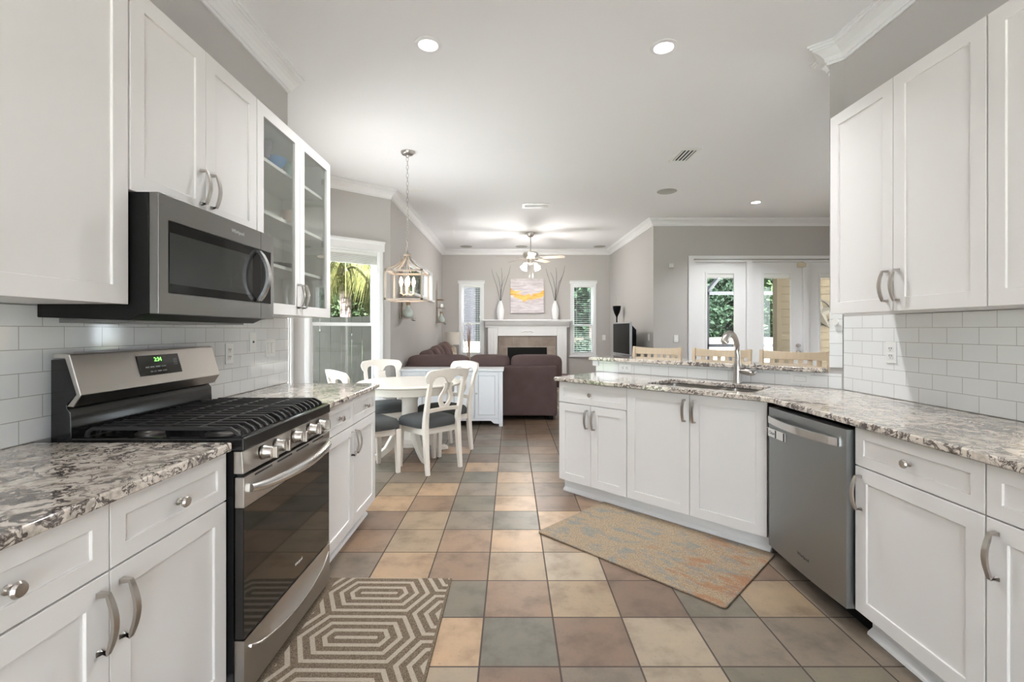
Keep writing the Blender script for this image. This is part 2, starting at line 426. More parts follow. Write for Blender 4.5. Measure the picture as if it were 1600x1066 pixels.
    def build(s, name, material, parent=None, smooth=None, bevel=None, seg=2, subsurf=0):
        bmesh.ops.recalc_face_normals(s.bm, faces=s.bm.faces[:])
        me = bpy.data.meshes.new(name); s.bm.to_mesh(me); s.bm.free()
        ms = material if isinstance(material, (list, tuple)) else [material]
        for x in ms: me.materials.append(M[x] if isinstance(x, str) else x)
        o = bpy.data.objects.new(name, me); COL.objects.link(o)
        if parent is not None: o.parent = parent
        if smooth is not None:
            me.shade_smooth()
            if smooth < 180: me.set_sharp_from_angle(angle=R(smooth))
        if bevel:
            bv = o.modifiers.new('bevel', 'BEVEL'); bv.width = bevel; bv.segments = seg; bv.limit_method = 'ANGLE'; bv.angle_limit = R(40)
            if smooth is None:
                me.shade_smooth(); bv.harden_normals = True
        if subsurf:
            sb = o.modifiers.new('subsurf', 'SUBSURF'); sb.levels = subsurf; sb.render_levels = subsurf
        return o
    def xform(s, mtx): s.bm.transform(mtx); return s

def tag(o, label, cat, group=None):
    o['label'] = label; o['category'] = cat
    if group: o['group'] = group
    return o
def thing(name, label, cat, loc=(0, 0, 0), rz=0.0, group=None):
    o = bpy.data.objects.new(name, None); COL.objects.link(o)
    o.empty_display_size = 0.1
    o.location = loc; o.rotation_euler = (0, 0, rz)
    return tag(o, label, cat, group)
def structure(o): o['kind'] = 'structure'; return o
def sroot(name, loc=(0, 0, 0), rz=0.0):
    o = bpy.data.objects.new(name, None); COL.objects.link(o); o.empty_display_size = 0.1
    o.location = loc; o.rotation_euler = (0, 0, rz); o['kind'] = 'structure'
    return o
def text_mesh(body, size, name, material, parent, loc, rot, depth=0.0004):
    cu = bpy.data.curves.new('tmp_text', 'FONT'); cu.body = body; cu.size = size; cu.extrude = depth; cu.align_x = 'CENTER'; cu.align_y = 'CENTER'
    tmp = bpy.data.objects.new('tmp_text', cu); COL.objects.link(tmp)
    bpy.context.view_layer.update()
    me = bpy.data.meshes.new_from_object(tmp.evaluated_get(bpy.context.evaluated_depsgraph_get()))
    bpy.data.objects.remove(tmp); bpy.data.curves.remove(cu)
    me.name = name; me.materials.clear(); me.materials.append(M[material])
    o = bpy.data.objects.new(name, me); COL.objects.link(o); o.parent = parent
    o.location = loc; o.rotation_euler = rot
    return o
def copy_tree(o, parent=None):
    c = o.copy(); COL.objects.link(c)
    if parent is not None: c.parent = parent
    for ch in list(o.children): copy_tree(ch, c)
    return c
# ------------------------------------------------------------------ the setting
CEIL = 3.09
T = 0.308
# floor: one face per tile, its glaze colour in an attribute
def make_floor():
    pal = {'P': (0.367, 0.261, 0.176), 'T': (0.269, 0.207, 0.148), 'E': (0.308, 0.257, 0.204), 'B': (0.16, 0.113, 0.086), 'O': (0.23, 0.16, 0.115), 'G': (0.152, 0.139, 0.113), 'S': (0.129, 0.123, 0.105), 'N': (0.186, 0.156, 0.129)}
    known = {  # row j from y=1.793, columns from x=-1.355
        -2: 'NTETBEGN', -1: 'TBEEBNEGG', 0: 'BNBPSBENNN', 1: 'BOBGOTBGTN', 2: 'BNPOTEBNBN', 3: 'BOTOPTNNNN', 4: 'NBTNGPBNNN', 5: 'NPOGPBOBNN',
        6: 'GTPNTBBNNN', 7: 'NNNSPOGBNN', 8: 'GONPNGBBNN', 9: 'NBGBNBBNNN', 10: 'OSPGBOBBNN', 11: 'NBNBSBBGNN', 12: 'GNBNBOBNNN', 13: 'BGNBNBSNNN', 14: 'NBGNBBBNNN'}
    rnd = random.Random(3)
    bm = bmesh.new()
    i0, i1, j0, j1 = -10, 22, -15, 29
    vs = {(i, j): bm.verts.new((-0.123 + T*i, 1.793 + T*j, 0)) for i in range(i0, i1+1) for j in range(j0, j1+1)}
    cols = []
    for j in range(j0, j1):
        for i in range(i0, i1):
            bm.faces.new((vs[i, j], vs[i+1, j], vs[i+1, j+1], vs[i, j+1]))
            k = i + 4
            ch = known[j][k] if j in known and 0 <= k < len(known[j]) else rnd.choice('NNBBGGSOTONBP')
            c = pal[ch]; f = rnd.uniform(0.92, 1.08); c = (c[0]*1.04, c[1], c[2]*0.93)
            cols.append((c[0]*f, c[1]*f, c[2]*f, 1))
    me = bpy.data.meshes.new('floor'); bm.to_mesh(me); bm.free()
    at = me.color_attributes.new('tile', 'FLOAT_COLOR', 'CORNER')
    for p, c in zip(me.polygons, cols):
        for li in p.loop_indices: at.data[li].color = c
    me.materials.append(M['floor_tile'])
    o = bpy.data.objects.new('floor', me); COL.objects.link(o); structure(o)
make_floor()
structure(MB().box(-2.7, 6.5, -2.8, 10.71, CEIL, CEIL+0.15).build('ceiling', 'ceiling_paint'))

def wall(name, p0, p1, openings=(), z0=0.0, z1=CEIL, th=0.12, material='wall_paint'):
    """wall whose room face runs from p0 to p1; its body lies to the left of that direction"""
    p0, p1 = Vector(p0), Vector(p1); d = p1-p0; L = d.length; a = math.atan2(d.y, d.x)
    mb = MB(); xs = sorted({0, L, *[v for o in openings for v in o[:2]]}); zs = sorted({z0, z1, *[v for o in openings for v in o[2:4]]})
    solid = lambda x, z: not any(o[0] < x < o[1] and o[2] < z < o[3] for o in openings)
    nx, nz = len(xs)-1, len(zs)-1
    ok = [[solid((xs[i]+xs[i+1])/2, (zs[k]+zs[k+1])/2) for k in range(nz)] for i in range(nx)]
    vc = {}
    def V(i, y, k):
        if (i, y, k) not in vc: vc[i, y, k] = mb.bm.verts.new((xs[i], y*th, zs[k]))
        return vc[i, y, k]
    S = lambda i, k: 0 <= i < nx and 0 <= k < nz and ok[i][k]
    for i in range(nx):
        for k in range(nz):
            if not ok[i][k]: continue
            mb.face([V(i,0,k), V(i+1,0,k), V(i+1,0,k+1), V(i,0,k+1)]); mb.face([V(i,1,k), V(i,1,k+1), V(i+1,1,k+1), V(i+1,1,k)])
            if not S(i-1, k): mb.face([V(i,0,k), V(i,0,k+1), V(i,1,k+1), V(i,1,k)])
            if not S(i+1, k): mb.face([V(i+1,0,k), V(i+1,1,k), V(i+1,1,k+1), V(i+1,0,k+1)])
            if not S(i, k-1): mb.face([V(i,0,k), V(i,1,k), V(i+1,1,k), V(i+1,0,k)])
            if not S(i, k+1): mb.face([V(i,0,k+1), V(i+1,0,k+1), V(i+1,1,k+1), V(i,1,k+1)])
    o = mb.build(name, material); o.location = (p0.x, p0.y, 0); o.rotation_euler = (0, 0, a)
    return structure(o)

def frame_of(p0, p1):
    p0, p1 = Vector(p0), Vector(p1); d = p1-p0
    return p0, math.atan2(d.y, d.x), d.length

def window(n, p0, p1, s0, s1, z0, z1, meet=None, case=0.05, header=True, deep=0.12, glass=True, cas_d=0.018, hk=1.0):
    """window set into the wall p0-p1 (local x along the wall, -y into the room)"""
    o, a, L = frame_of(p0, p1)
    w = sroot(f'window_{n}', (o.x, o.y, 0), a)
    f = MB()
    f.box(s0-case, s0, -cas_d, -0.001, z0-case, z1); f.box(s1, s1+case, -cas_d, -0.001, z0-case, z1)
    f.build('window_casing', trim_white, w)
    h = MB()
    if header:
        h.prism([(0, z1), (-0.022, z1), (-0.022, z1+0.085*hk), (-0.045, z1+0.10*hk), (-0.045, z1+0.125*hk), (0, z1+0.125*hk)], lambda p, q, t: (t, p-0.001, q), s0-case-0.02, s1+case+0.02)
    else:
        h.box(s0-case, s1+case, -cas_d, -0.001, z1, z1+case)
    h.build('window_head', trim_white, w)
    MB().box(s0-case-0.02, s1+case+0.02, -0.06, -0.001, z0-0.03, z0).build('window_sill', trim_white, w)
    j = MB(); q = 0.022
    j.box(s0, s0+q, 0, deep, z0, z1).box(s1-q, s1, 0, deep, z0, z1).box(s0+q, s1-q, 0, deep, z1-q, z1).box(s0+q, s1-q, 0, deep, z0, z0+q)
    j.build('jamb', trim_white, w)
    sx0, sx1, sz0, sz1 = s0+q, s1-q, z0+q, z1-q
    def sash(a0, a1, y, nm):
        sw = 0.04
        s = MB(); s.box(sx0, sx0+sw, y, y+0.03, a0, a1).box(sx1-sw, sx1, y, y+0.03, a0, a1).box(sx0+sw, sx1-sw, y, y+0.03, a0, a0+sw).box(sx0+sw, sx1-sw, y, y+0.03, a1-sw, a1)
        so = s.build(nm, trim_white, w)
        if glass: MB().box(sx0+sw, sx1-sw, y+0.012, y+0.015, a0+sw, a1-sw).build('pane', 'window_glass', so)
    if meet: sash(sz0, meet+0.02, 0.05, 'lower_sash'); sash(meet-0.02, sz1, 0.082, 'upper_sash')
    else: sash(sz0, sz1, 0.07, 'sash')
    return w

# interior outline, room on the right-hand side when walking along it
KL0, KL1 = (-1.593, -2.6), (-1.593, 3.34)
B1, B2, B3 = (-2.47, 4.22), (-2.47, 5.285), (-1.56, 6.05)
LB, RB = (-1.55, 10.5), (2.21, 10.5)
RC = (2.30, 7.6); FR = (6.2, 7.6); FB = (6.2, 3.1)
KR1, KR0 = (2.08, 2.93), (2.08, -2.6)
ST = (2.025, 2.985)          # free end of the short angled wall by the bar
wall('wall_kitchen_left', KL0, KL1)
dist = lambda a, b: (Vector(a)-Vector(b)).length
wall('wall_nook_front', KL1, B1, [(0.20, dist(KL1, B1)-0.2, 0.42, 2.28)])
wall('wall_nook_side', B1, B2, [(0.12, dist(B1, B2)-0.06, 0.42, 2.28)])
LN = dist(B2, B3)
wall('wall_nook_back', B2, B3, [(0.18, 1.03, 0.42, 2.28)])
wall('wall_living_left', B3, LB, [(1.0, 3.08, 1.86, 2.38)])
wall('wall_back', LB, RB, [(0.41, 0.90, 0.72, 2.33), (2.905, 3.41, 0.72, 2.33)])
wall('wall_living_right', RB, RC)
wall('wall_family_back', RC, FR, [(0.62, 3.42, 0.0, 2.43)])
wall('wall_family_right', FR, FB, [(3.5, 4.4, 0.5, 2.4)])
wall('wall_family_front', FB, (2.22, 3.1))
wall('wall_kitchen_right', KR1, KR0)
wall('wall_kitchen_back', KR0, KL0, [(0.7, 2.9, 0.1, 2.2)])
# short angled stub beside the bar, full height
def poly_wall(name, pts, z0, z1, material='wall_paint'):
    return structure(MB().prism(pts, lambda p, q, t: (p, q, t), z0, z1).build(name, material))
nrm = 0.085
poly_wall('wall_bar_end', [(2.08, 2.93), (2.2, 2.93), (2.2, 3.10), (2.115, 3.10), (ST[0]+nrm, ST[1]+nrm), ST], 0, CEIL)

# windows
window(1, B2, B3, 0.18, 1.03, 0.42, 2.28, 1.36)
window(2, B1, B2, 0.12, dist(B1, B2)-0.06, 0.42, 2.28, 1.36)
window(3, KL1, B1, 0.20, dist(KL1, B1)-0.2, 0.42, 2.28, 1.36)
window(4, B3, LB, 1.0, 3.08, 1.86, 2.38, None, case=0.012, header=False, deep=0.14)
window(5, LB, RB, 0.41, 0.90, 0.72, 2.33, 1.44, case=0.035, hk=0.5)
window(6, LB, RB, 2.905, 3.41, 0.72, 2.33, 1.40, case=0.035, hk=0.5)
window(7, KR0, KL0, 0.7, 2.9, 0.1, 2.2, None)  # unseen window added behind the camera to let daylight in
window(8, FR, FB, 3.5, 4.4, 0.5, 2.4, None)  # unseen window added to bring daylight into the family room

# crown moulding, mitred along the whole outline, one piece per wall
CROWN = [(0, -0.118), (0.012, -0.118), (0.012, -0.100), (0.021, -0.100), (0.023, -0.090), (0.028, -0.076), (0.044, -0.056), (0.064, -0.042), (0.077, -0.036), (0.077, -0.026), (0.089, -0.026), (0.091, -0.013), (0.101, -0.013), (0.101, -0.001), (0, -0.001)]
def mitres(path):
    P = [Vector(p) for p in path]; out = []
    for i, p in enumerate(P):
        dirs = []
        if i > 0: dirs.append((P[i]-P[i-1]).normalized())
        if i < len(P)-1: dirs.append((P[i+1]-P[i]).normalized())
        ns = [Vector((d.y, -d.x)) for d in dirs]
        if len(ns) == 1: out.append(ns[0])
        else:
            b = (ns[0]+ns[1]).normalized(); out.append(b/max(0.25, b.dot(ns[0])))
    return P, out
def moulding(path, profile, zbase, material, names):
    P, Nn = mitres(path)
    for i in range(len(P)-1):
        if names[i] is None: continue
        mb = MB(); rings = []
        for k in (i, i+1): rings.append([mb.bm.verts.new((P[k].x+Nn[k].x*(a+0.0005), P[k].y+Nn[k].y*(a+0.0005), zbase+z)) for a, z in profile])
        n = len(profile)
        for j in range(n): mb.face([rings[0][j], rings[0][(j+1) % n], rings[1][(j+1) % n], rings[1][j]])
        mb.face(rings[0][::-1]); mb.face(rings[1])
        structure(mb.build(names[i], material))
outline = [KL0, KL1, B1, B2, B3, LB, RB, RC, FR, FB, (2.115, 3.10), (ST[0]+nrm, ST[1]+nrm), ST, KR1, KR0]
moulding(outline, CROWN, CEIL, 'trim_paint', [f'trim_{i+1}' for i in range(len(outline)-1)])
BASE = [(0, 0.001), (0.016, 0.001), (0.016, 0.10), (0.008, 0.13), (0, 0.13)]
moulding([B3, LB, RB, RC, (2.86, 7.6)], BASE, 0, 'trim_paint', ['baseboard_left', 'baseboard_back', 'baseboard_right', 'baseboard_doors'])

# ------------------------------------------------------------------ French doors (wall y = 7.6)
def french_door(n, x0, x1, knob=False):
    d = sroot(f'door_{n}', (x0, 7.6, 0))
    w = x1-x0; y0 = 0.035
    f = MB(); gx0, gx1, gz0, gz1 = 0.17, w-0.17, 0.25, 2.235
    for a in ((0, gx0, 0.01, 2.392), (gx1, w, 0.01, 2.392), (gx0, gx1, 0.01, gz0), (gx0, gx1, gz1, 2.392)): f.box(a[0], a[1], y0, y0+0.045, a[2], a[3])
    f.build('door_panel', trim_white, d)
    g = MB(); b = 0.028
    for a in ((gx0, gx0+b, gz0, gz1), (gx1-b, gx1, gz0, gz1), (gx0+b, gx1-b, gz0, gz0+b), (gx0+b, gx1-b, gz1-b, gz1)): g.box(a[0], a[1], y0-0.012, y0-0.0005, a[2], a[3])
    g.build('glazing_bead', trim_white, d)
    MB().box(gx0+0.001, gx1-0.001, y0+0.020, y0+0.024, gz0+0.001, gz1-0.001).build('pane', 'window_glass', d)
    bl = MB(); bl.box(gx0+0.03, gx1-0.03, y0+0.005, y0+0.018, gz1-0.095, gz1-0.03)
    for k in range(4): bl.box(gx0+0.032, gx1-0.032, y0+0.003, y0+0.02, gz1-0.106+0.018*k, gz1-0.104+0.018*k)
    bl.build('raised_blind', 'plate_plastic', d)
    if knob:
        for z, nm in ((1.04, 'deadbolt'), (0.93, 'door_knob')):
            MB().lathe([(0.03, 0), (0.03, -0.012), (0.018, -0.016), (0.018, -0.03), (0.026, -0.045), (0.018, -0.06), (0, -0.062)], 16, (w-0.075, y0-0.001, z), 'Y').build(nm, nickel, d, smooth=40)
        c = MB(); c.box(w-0.09, w+0.03, y0-0.06, y0-0.005, 2.31, 2.38); c.build('door_closer', cream_plastic, d, bevel=0.006)
        MB().tube([(0.05, y0-0.012, 2.405), (w-0.06, y0-0.02, 2.395)], 0.005).build('closer_arm', nickel, d, smooth=60)
french_door(1, 2.985, 3.815); french_door(2, 3.905, 4.735, True); french_door(3, 4.825, 5.655)
tr = MB()
tr.box(2.865, 2.945, 7.575, 7.599, 0, 2.49).box(2.945, 5.72, 7.575, 7.599, 2.44, 2.49).box(5.70, 5.77, 7.575, 7.599, 0, 2.44)
structure(tr.build('trim_41', trim_white))
jb = MB()
for a, b in ((2.922, 2.982), (3.818, 3.902), (4.738, 4.822), (5.658, 5.718)): jb.box(a, b, 7.601, 7.715, 0, 2.425)
jb.box(2.982, 3.818, 7.601, 7.715, 2.395, 2.425).box(3.902, 4.738, 7.601, 7.715, 2.395, 2.425).box(4.822, 5.658, 7.601, 7.715, 2.395, 2.425)
structure(jb.build('trim_42', trim_white))

# ------------------------------------------------------------------ tiled backsplashes and the bar's half wall
def panel(name, label, p0, p1, z0, z1, th=0.008):
    o, a, L = frame_of(p0, p1)
    b = MB().box(0, L, -th, -0.0005, 0, z1-z0).build(name, 'subway_tile')
    b.location = (o.x, o.y, z0); b.rotation_euler = (0, 0, a)
    return tag(b, label, 'backsplash')
panel('tile_backsplash', 'white subway tile backsplash behind the gas range, left of the nook window', (-1.593, 0.2), (-1.593, 3.335), 0.917, 1.368)
panel('tile_backsplash', 'white subway tile backsplash on the right wall above the dishwasher counter', (2.08, 2.925), (2.08, 0.1), 0.917, 1.371)
panel('tile_backsplash', 'narrow strip of white tile at the right end of the raised bar', ST, (2.074, 2.936), 1.05, 1.40)
# half wall carrying the raised bar, along x + y = 5.01
def D(s, t): return ((s+t)/2, (s-t)/2)      # s = x + y across the diagonal, t = x - y along it
poly_wall('wall_bar_half', [D(5.02, -3.49), D(5.02, -0.965), D(5.18, -1.0), D(5.18, -3.49)], 0, 1.013)
panel('tile_backsplash', 'row of white tiles between the sink counter and the raised bar', D(5.02, -3.475), D(5.02, -0.87), 0.917, 1.012)
cb = MB().prism([D(4.992, -3.52), D(4.992, -3.43), D(5.21, -3.43), D(5.21, -3.52)], lambda p, q, t: (p, q, t), 0.965, 1.012)
structure(cb.build('trim_43', trim_white))

structure(MB().box(-3.6, -2.71, 2.9, 6.9, CEIL+0.01, CEIL+0.15).build('ceiling_nook_sunblock', 'trim_paint'))  # unseen slab added to keep the sun off the grey fence
structure(MB().box(2.42, 9.0, 7.73, 9.1, CEIL+0.01, CEIL+0.15).build('ceiling_porch_sunblock', 'trim_paint'))  # unseen roof slab added to shade the tan wing siding
# ------------------------------------------------------------------ outdoors
structure(MB().box(-40, 40, -30, 60, -0.35, -0.12).build('ground', 'lawn'))
structure(MB().box(-1.5, 9.5, 10.9, 16, -0.12, -0.06).build('floor_patio', patio))
structure(MB().box(2.5, 14.5, 7.75, 10.9, -0.12, -0.06).build('floor_porch', patio))
structure(MB().box(-6.5, -1.75, -4.0, 10.0, -0.12, -0.06).build('floor_sideyard_bounce', patio))  # pale ground added to bounce sunlight up through the nook windows
structure(MB().box(-6.5, 9.5, -9.0, -2.9, -0.12, -0.06).build('floor_terrace_bounce', patio))  # unseen pale ground, bounces sun through the added kitchen window

def fence(name, label, p0, p1, z1, bw, material, gap=0.0035, horiz=False, z0=-0.1, cap=None):
    o, a, L = frame_of(p0, p1)
    r = thing(name, label, 'fence', (o.x, o.y, 0), a)
    b = MB()
    if horiz:
        k = int((z1-z0)/bw)
        for i in range(k): b.prism([(0, z0+i*bw), (0.022, z0+i*bw), (0.012, z0+(i+1)*bw-gap), (0, z0+(i+1)*bw-gap)], lambda p, q, t: (t, -p, q), 0, L)
    else:
        for i in range(int(L/bw)): b.box(i*bw, (i+1)*bw-gap, -0.01, 0.01, z0, z1 + 0.02*math.sin(i*0.5))
    b.build('boards', material, r)
    rl = MB()
    for z in (z0+0.25, z1-0.2): rl.box(0, L, 0.011, 0.05, z, z+0.09)
    rl.build('rails', material, r)
    if cap: MB().box(0, L, -0.06, 0.06, z1+0.002, z1+0.05).build('cap_rail', cap, r)
    return r
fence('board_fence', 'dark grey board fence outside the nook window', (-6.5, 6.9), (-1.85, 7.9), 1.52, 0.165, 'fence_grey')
fence('lap_fence', 'sunlit cream lap fence outside the left fireplace window', (-1.55, 14.3), (1.4, 14.3), 1.05, 0.13, 'fence_cream', horiz=True)
fence('picket_fence', 'pale board fence beyond the patio, low behind the French doors', (2.0, 17.5), (12.0, 17.5), 1.0, 0.14, 'fence_cream')

def tree(name, label, cat, loc, crown, n, leaf, material, trunk=True, group=None, seed=1, h0=None):
    """crown = list of (cx, cy, cz, r) blobs filled with leaf blades"""
    rnd = random.Random(seed)
    r = thing(name, label, cat, loc, 0, group)
    b = MB(); tot = sum(c[3]**2 for c in crown)
    for cx, cy, cz, cr in crown:
        for _ in range(int(n*cr*cr/tot)):
            v = Vector((rnd.gauss(0, 1), rnd.gauss(0, 1), rnd.gauss(0, 1))).normalized()*cr*rnd.uniform(0.72, 1.05)
            p = Vector((cx, cy, cz)) + v*Vector((1, 1, 1)).length/1.732
            d1 = Vector((rnd.gauss(0, 1), rnd.gauss(0, 1), rnd.gauss(0, 0.6))).normalized(); d2 = d1.cross(Vector((rnd.gauss(0, 1), rnd.gauss(0, 1), rnd.gauss(0, 1)))).normalized()
            s = leaf*rnd.uniform(0.6, 1.3)
            q = [p-d1*s, p-d2*s*0.42, p+d1*s, p+d2*s*0.42]
            b.face([b.bm.verts.new(x) for x in q])
    for cx, cy, cz, cr in crown: b.ball((cx, cy, cz), cr*0.72, n=10, m=7)
    b.build('foliage', material, r)
    if trunk:
        top = crown[0]
        MB().tube([(0, 0, -0.15), (0.05, 0, top[2]*0.5), (top[0], top[1], top[2])], [0.12, 0.09, 0.06]).build('trunk', 'palm_bark', r, smooth=60)
    return r
def palm(loc):
    r = thing('palm_tree', 'palm with a pale trunk and hanging fronds outside the nook window', 'palm tree', loc)
    MB().tube([(0, 0, -0.15), (0.02, 0, 1.2), (0.0, 0, 2.5)], [0.115, 0.10, 0.12], 12).build('trunk', 'palm_bark', r, smooth=60)
    rnd = random.Random(5)
    for k in range(16):
        a = 2*math.pi*k/16 + rnd.uniform(-0.1, 0.1); L = rnd.uniform(1.0, 1.5); rise = rnd.uniform(0.1, 0.6)
        mid = [Vector((math.cos(a)*L*t, math.sin(a)*L*t, 2.45 + rise*4*t*(1-t)*0.8 - 0.9*t*t)) for t in [i/8 for i in range(9)]]
        b = MB()
        b.tube(mid, [0.02-0.0018*i for i in range(9)], 5)
        for i in range(1, 9):
            for s in range(7):
                p = mid[i-1].lerp(mid[i], s/7)
                for sd in (-1, 1):
                    l = rnd.uniform(0.5, 0.85)*(1-0.3*abs(i-4)/4)
                    q = p + Vector((-math.sin(a)*sd*l*0.35 + math.cos(a)*0.08, math.cos(a)*sd*l*0.35 + math.sin(a)*0.08, -l*0.9))
                    w = Vector((math.cos(a), math.sin(a), 0.1))*0.014
                    m_ = p.lerp(q, 0.45) + Vector((0, 0, 0.06))
                    b.face([b.bm.verts.new(x) for x in (p-w, m_-w, q, m_+w)])
        b.build('frond', 'palm_frond', r)
palm((-3.30, 9.3, 0))
tree('garden_tree', 'leafy bright green tree behind the grey fence, right of the palm', 'tree', (-5.0, 13.6, 0), [(0, 0, 2.6, 1.2), (0.7, 0.3, 1.7, 0.8), (-0.8, 0.2, 1.6, 0.9), (0.3, 0.4, 3.7, 1.0)], 5000, 0.11, 'leaf_green', seed=2)
tree('garden_tree', 'dark evergreen tree far behind the palm outside the nook', 'tree', (-5.2, 19.6, 0), [(0, 0, 3.2, 1.8), (1.2, 0, 2.2, 1.3), (-0.9, 0, 2.3, 1.3), (0.3, 0, 5.0, 1.5)], 5000, 0.15, 'leaf_dark', seed=3)
tree('garden_tree', 'green tree seen through the small high window', 'tree', (-2.95, 11.6, 0), [(0, 0, 2.9, 0.9), (0.1, 0.3, 2.0, 0.7), (0, -0.2, 3.8, 0.8)], 4000, 0.11, 'leaf_green', seed=4)
tree('garden_tree', 'bright leafy tree above the cream fence, outside the left fireplace window', 'tree', (-0.15, 17.9, 0), [(0, 0, 2.0, 0.9), (0.5, 0.2, 2.9, 0.8), (-0.2, 0.2, 1.3, 0.7)], 4000, 0.09, 'leaf_green', seed=5)
tree('garden_shrub', 'dark clipped shrub outside the right fireplace window', 'shrub', (2.15, 13.2, 0), [(0, 0, 0.45, 0.62), (0.5, 0, 0.4, 0.5), (-0.5, 0, 0.45, 0.5)], 3000, 0.06, 'leaf_dark', trunk=False, seed=6)
tree('garden_tree', 'dark leafy tree outside the right fireplace window', 'tree', (2.7, 16.0, 0), [(0, 0, 2.6, 1.1), (0.7, 0, 1.8, 0.8), (-0.7, 0, 2.2, 0.8)], 4000, 0.12, 'leaf_dark', seed=7)
tree('garden_tree', 'tall dark tree behind the screen enclosure, through the first French door', 'tree', (6.9, 20.6, 0), [(0, 0, 3.0, 1.5), (1.2, 0, 2.0, 1.3), (-1.4, 0, 2.2, 1.3), (0.2, 0, 5.0, 1.6)], 6000, 0.14, 'leaf_dark', seed=8)
tree('garden_tree', 'dense green tree seen through the second French door', 'tree', (11.6, 20.2, 0), [(0, 0, 2.6, 1.4), (0.9, 0, 1.5, 1.1), (-0.9, 0.2, 1.9, 1.0), (0.3, 0, 4.2, 1.3)], 6000, 0.13, 'leaf_green', seed=9)
# neighbouring grey wall outside the left fireplace window
gw = thing('garden_shed', 'grey shed with upright battens outside the left fireplace window', 'shed', (-1.68, 14.8, 0))
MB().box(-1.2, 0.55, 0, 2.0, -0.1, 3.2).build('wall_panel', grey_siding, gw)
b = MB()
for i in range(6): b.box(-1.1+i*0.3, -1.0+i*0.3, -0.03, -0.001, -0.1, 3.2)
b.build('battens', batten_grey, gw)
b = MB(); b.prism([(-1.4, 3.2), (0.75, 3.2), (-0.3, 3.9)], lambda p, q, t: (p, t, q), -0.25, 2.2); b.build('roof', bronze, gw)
# the house's own wing with tan lap siding, right of the second French door
wing = thing('house_wing', 'tan lap-sided wing of the house outside the second and third French doors', 'house wing', (5.22, 9.25, 0))
b = MB()
for i in range(23): b.prism([(0, -0.1+i*0.15), (-0.022, -0.1+i*0.15), (-0.006, 0.045+i*0.15), (0, 0.045+i*0.15)], lambda p, q, t: (t, p, q), 0.09, 2.6)
b.box(0.09, 2.6, 0.0, 0.10, -0.1, 3.4)
b.build('lap_siding', 'siding_tan', wing)
MB().box(0, 0.09, -0.03, 0.12, -0.1, 3.4).build('corner_board', 'siding_tan', wing)
star = thing('star_ornament', 'weathered wooden star hung on the tan siding outside the third French door', 'ornament', (6.02, 9.21, 1.62))
b = MB(); pts = []
for i in range(10):
    a = math.pi/2 + i*math.pi/5; rr = 0.36 if i % 2 == 0 else 0.15
    pts.append((rr*math.cos(a), rr*math.sin(a)))
c0 = b.bm.verts.new((0, -0.09, 0)); rim = [b.bm.verts.new((p, -0.02, q)) for p, q in pts]; bk = [b.bm.verts.new((p, 0, q)) for p, q in pts]
for i in range(10):
    j = (i+1) % 10; b.face([c0, rim[i], rim[j]]); b.face([rim[i], bk[i], bk[j], rim[j]])
b.face(bk); b.build('star', star_tan, star)
MB().lathe([(0.26, -0.012), (0.28, -0.012), (0.28, 0.0), (0.26, 0.0), (0.26, -0.012)], 32, (0, 0.018, 0), 'Y', cap=False).build('hoop', twig_dark, star)
# screen enclosure over the patio
enc = thing('screen_enclosure', 'dark framed screen enclosure over the patio behind the French doors', 'enclosure', (0, 0, -0.06))
def post(x, y, h, w=0.08, nm='post'): MB().box(x-w/2, x+w/2, y-w/2, y+w/2, 0, h).build(nm, bronze, enc)
post(5.05, 12.1, 2.30); post(9.6, 12.1, 2.30); post(2.9, 12.1, 2.30)
for nm, path in (('eave_beam', [(2.9, 12.1, 2.30), (9.6, 12.1, 2.30)]), ('lower_rail', [(2.9, 12.1, 0.95), (9.6, 12.1, 0.95)]),
                 ('rafter', [(5.05, 12.1, 2.34), (5.05, 9.6, 3.4)]), ('rafter', [(2.9, 12.1, 2.34), (2.9, 7.9, 3.5)]),
                 ('brace', [(5.25, 12.1, 0.05), (6.3, 12.1, 1.5)])):
    MB().bar(path, 0.08, 0.08).build(nm, bronze, enc)
def hedge(label, p0, p1, h, seed, n=9000):
    o, a, L = frame_of(p0, p1); rnd = random.Random(seed)
    r = thing('tall_hedge', label, 'hedge', (o.x, o.y, 0), a)
    b = MB(); b.box(0, L, 0.0, 1.2, -0.1, h-0.3)
    for _ in range(n):
        p = Vector((rnd.uniform(0, L), -abs(rnd.gauss(0, 0.25)), rnd.uniform(-0.1, h)**1.0)) if rnd.random() < 0.8 else Vector((rnd.uniform(0, L), rnd.uniform(-0.2, 1.2), h-0.3+abs(rnd.gauss(0, 0.35))))
        d1 = Vector((rnd.gauss(0, 1), rnd.gauss(0, 1), rnd.gauss(0, 0.6))).normalized(); d2 = d1.cross(Vector((rnd.gauss(0, 1), rnd.gauss(0, 1), rnd.gauss(0, 1)))).normalized(); s = rnd.uniform(0.10, 0.22)
        b.face([b.bm.verts.new(x) for x in (p-d1*s, p-d2*s*0.45, p+d1*s, p+d2*s*0.45)])
    b.build('foliage', 'leaf_dark', r)
hedge('tall dark hedge far behind the patio trees', (-6.0, 23.5), (16.5, 23.5), 7.5, 11, 14000)
hedge('tall dark hedge behind the palm, beyond the grey fence', (-12.5, 3.0), (-8.4, 20.0), 6.5, 12, 9000)
structure(MB().box(6.4, 14.5, -2.8, 7.7, -0.12, -0.06).build('floor_drive_bounce', patio))  # unseen pale ground added as a sun reflector for the family room
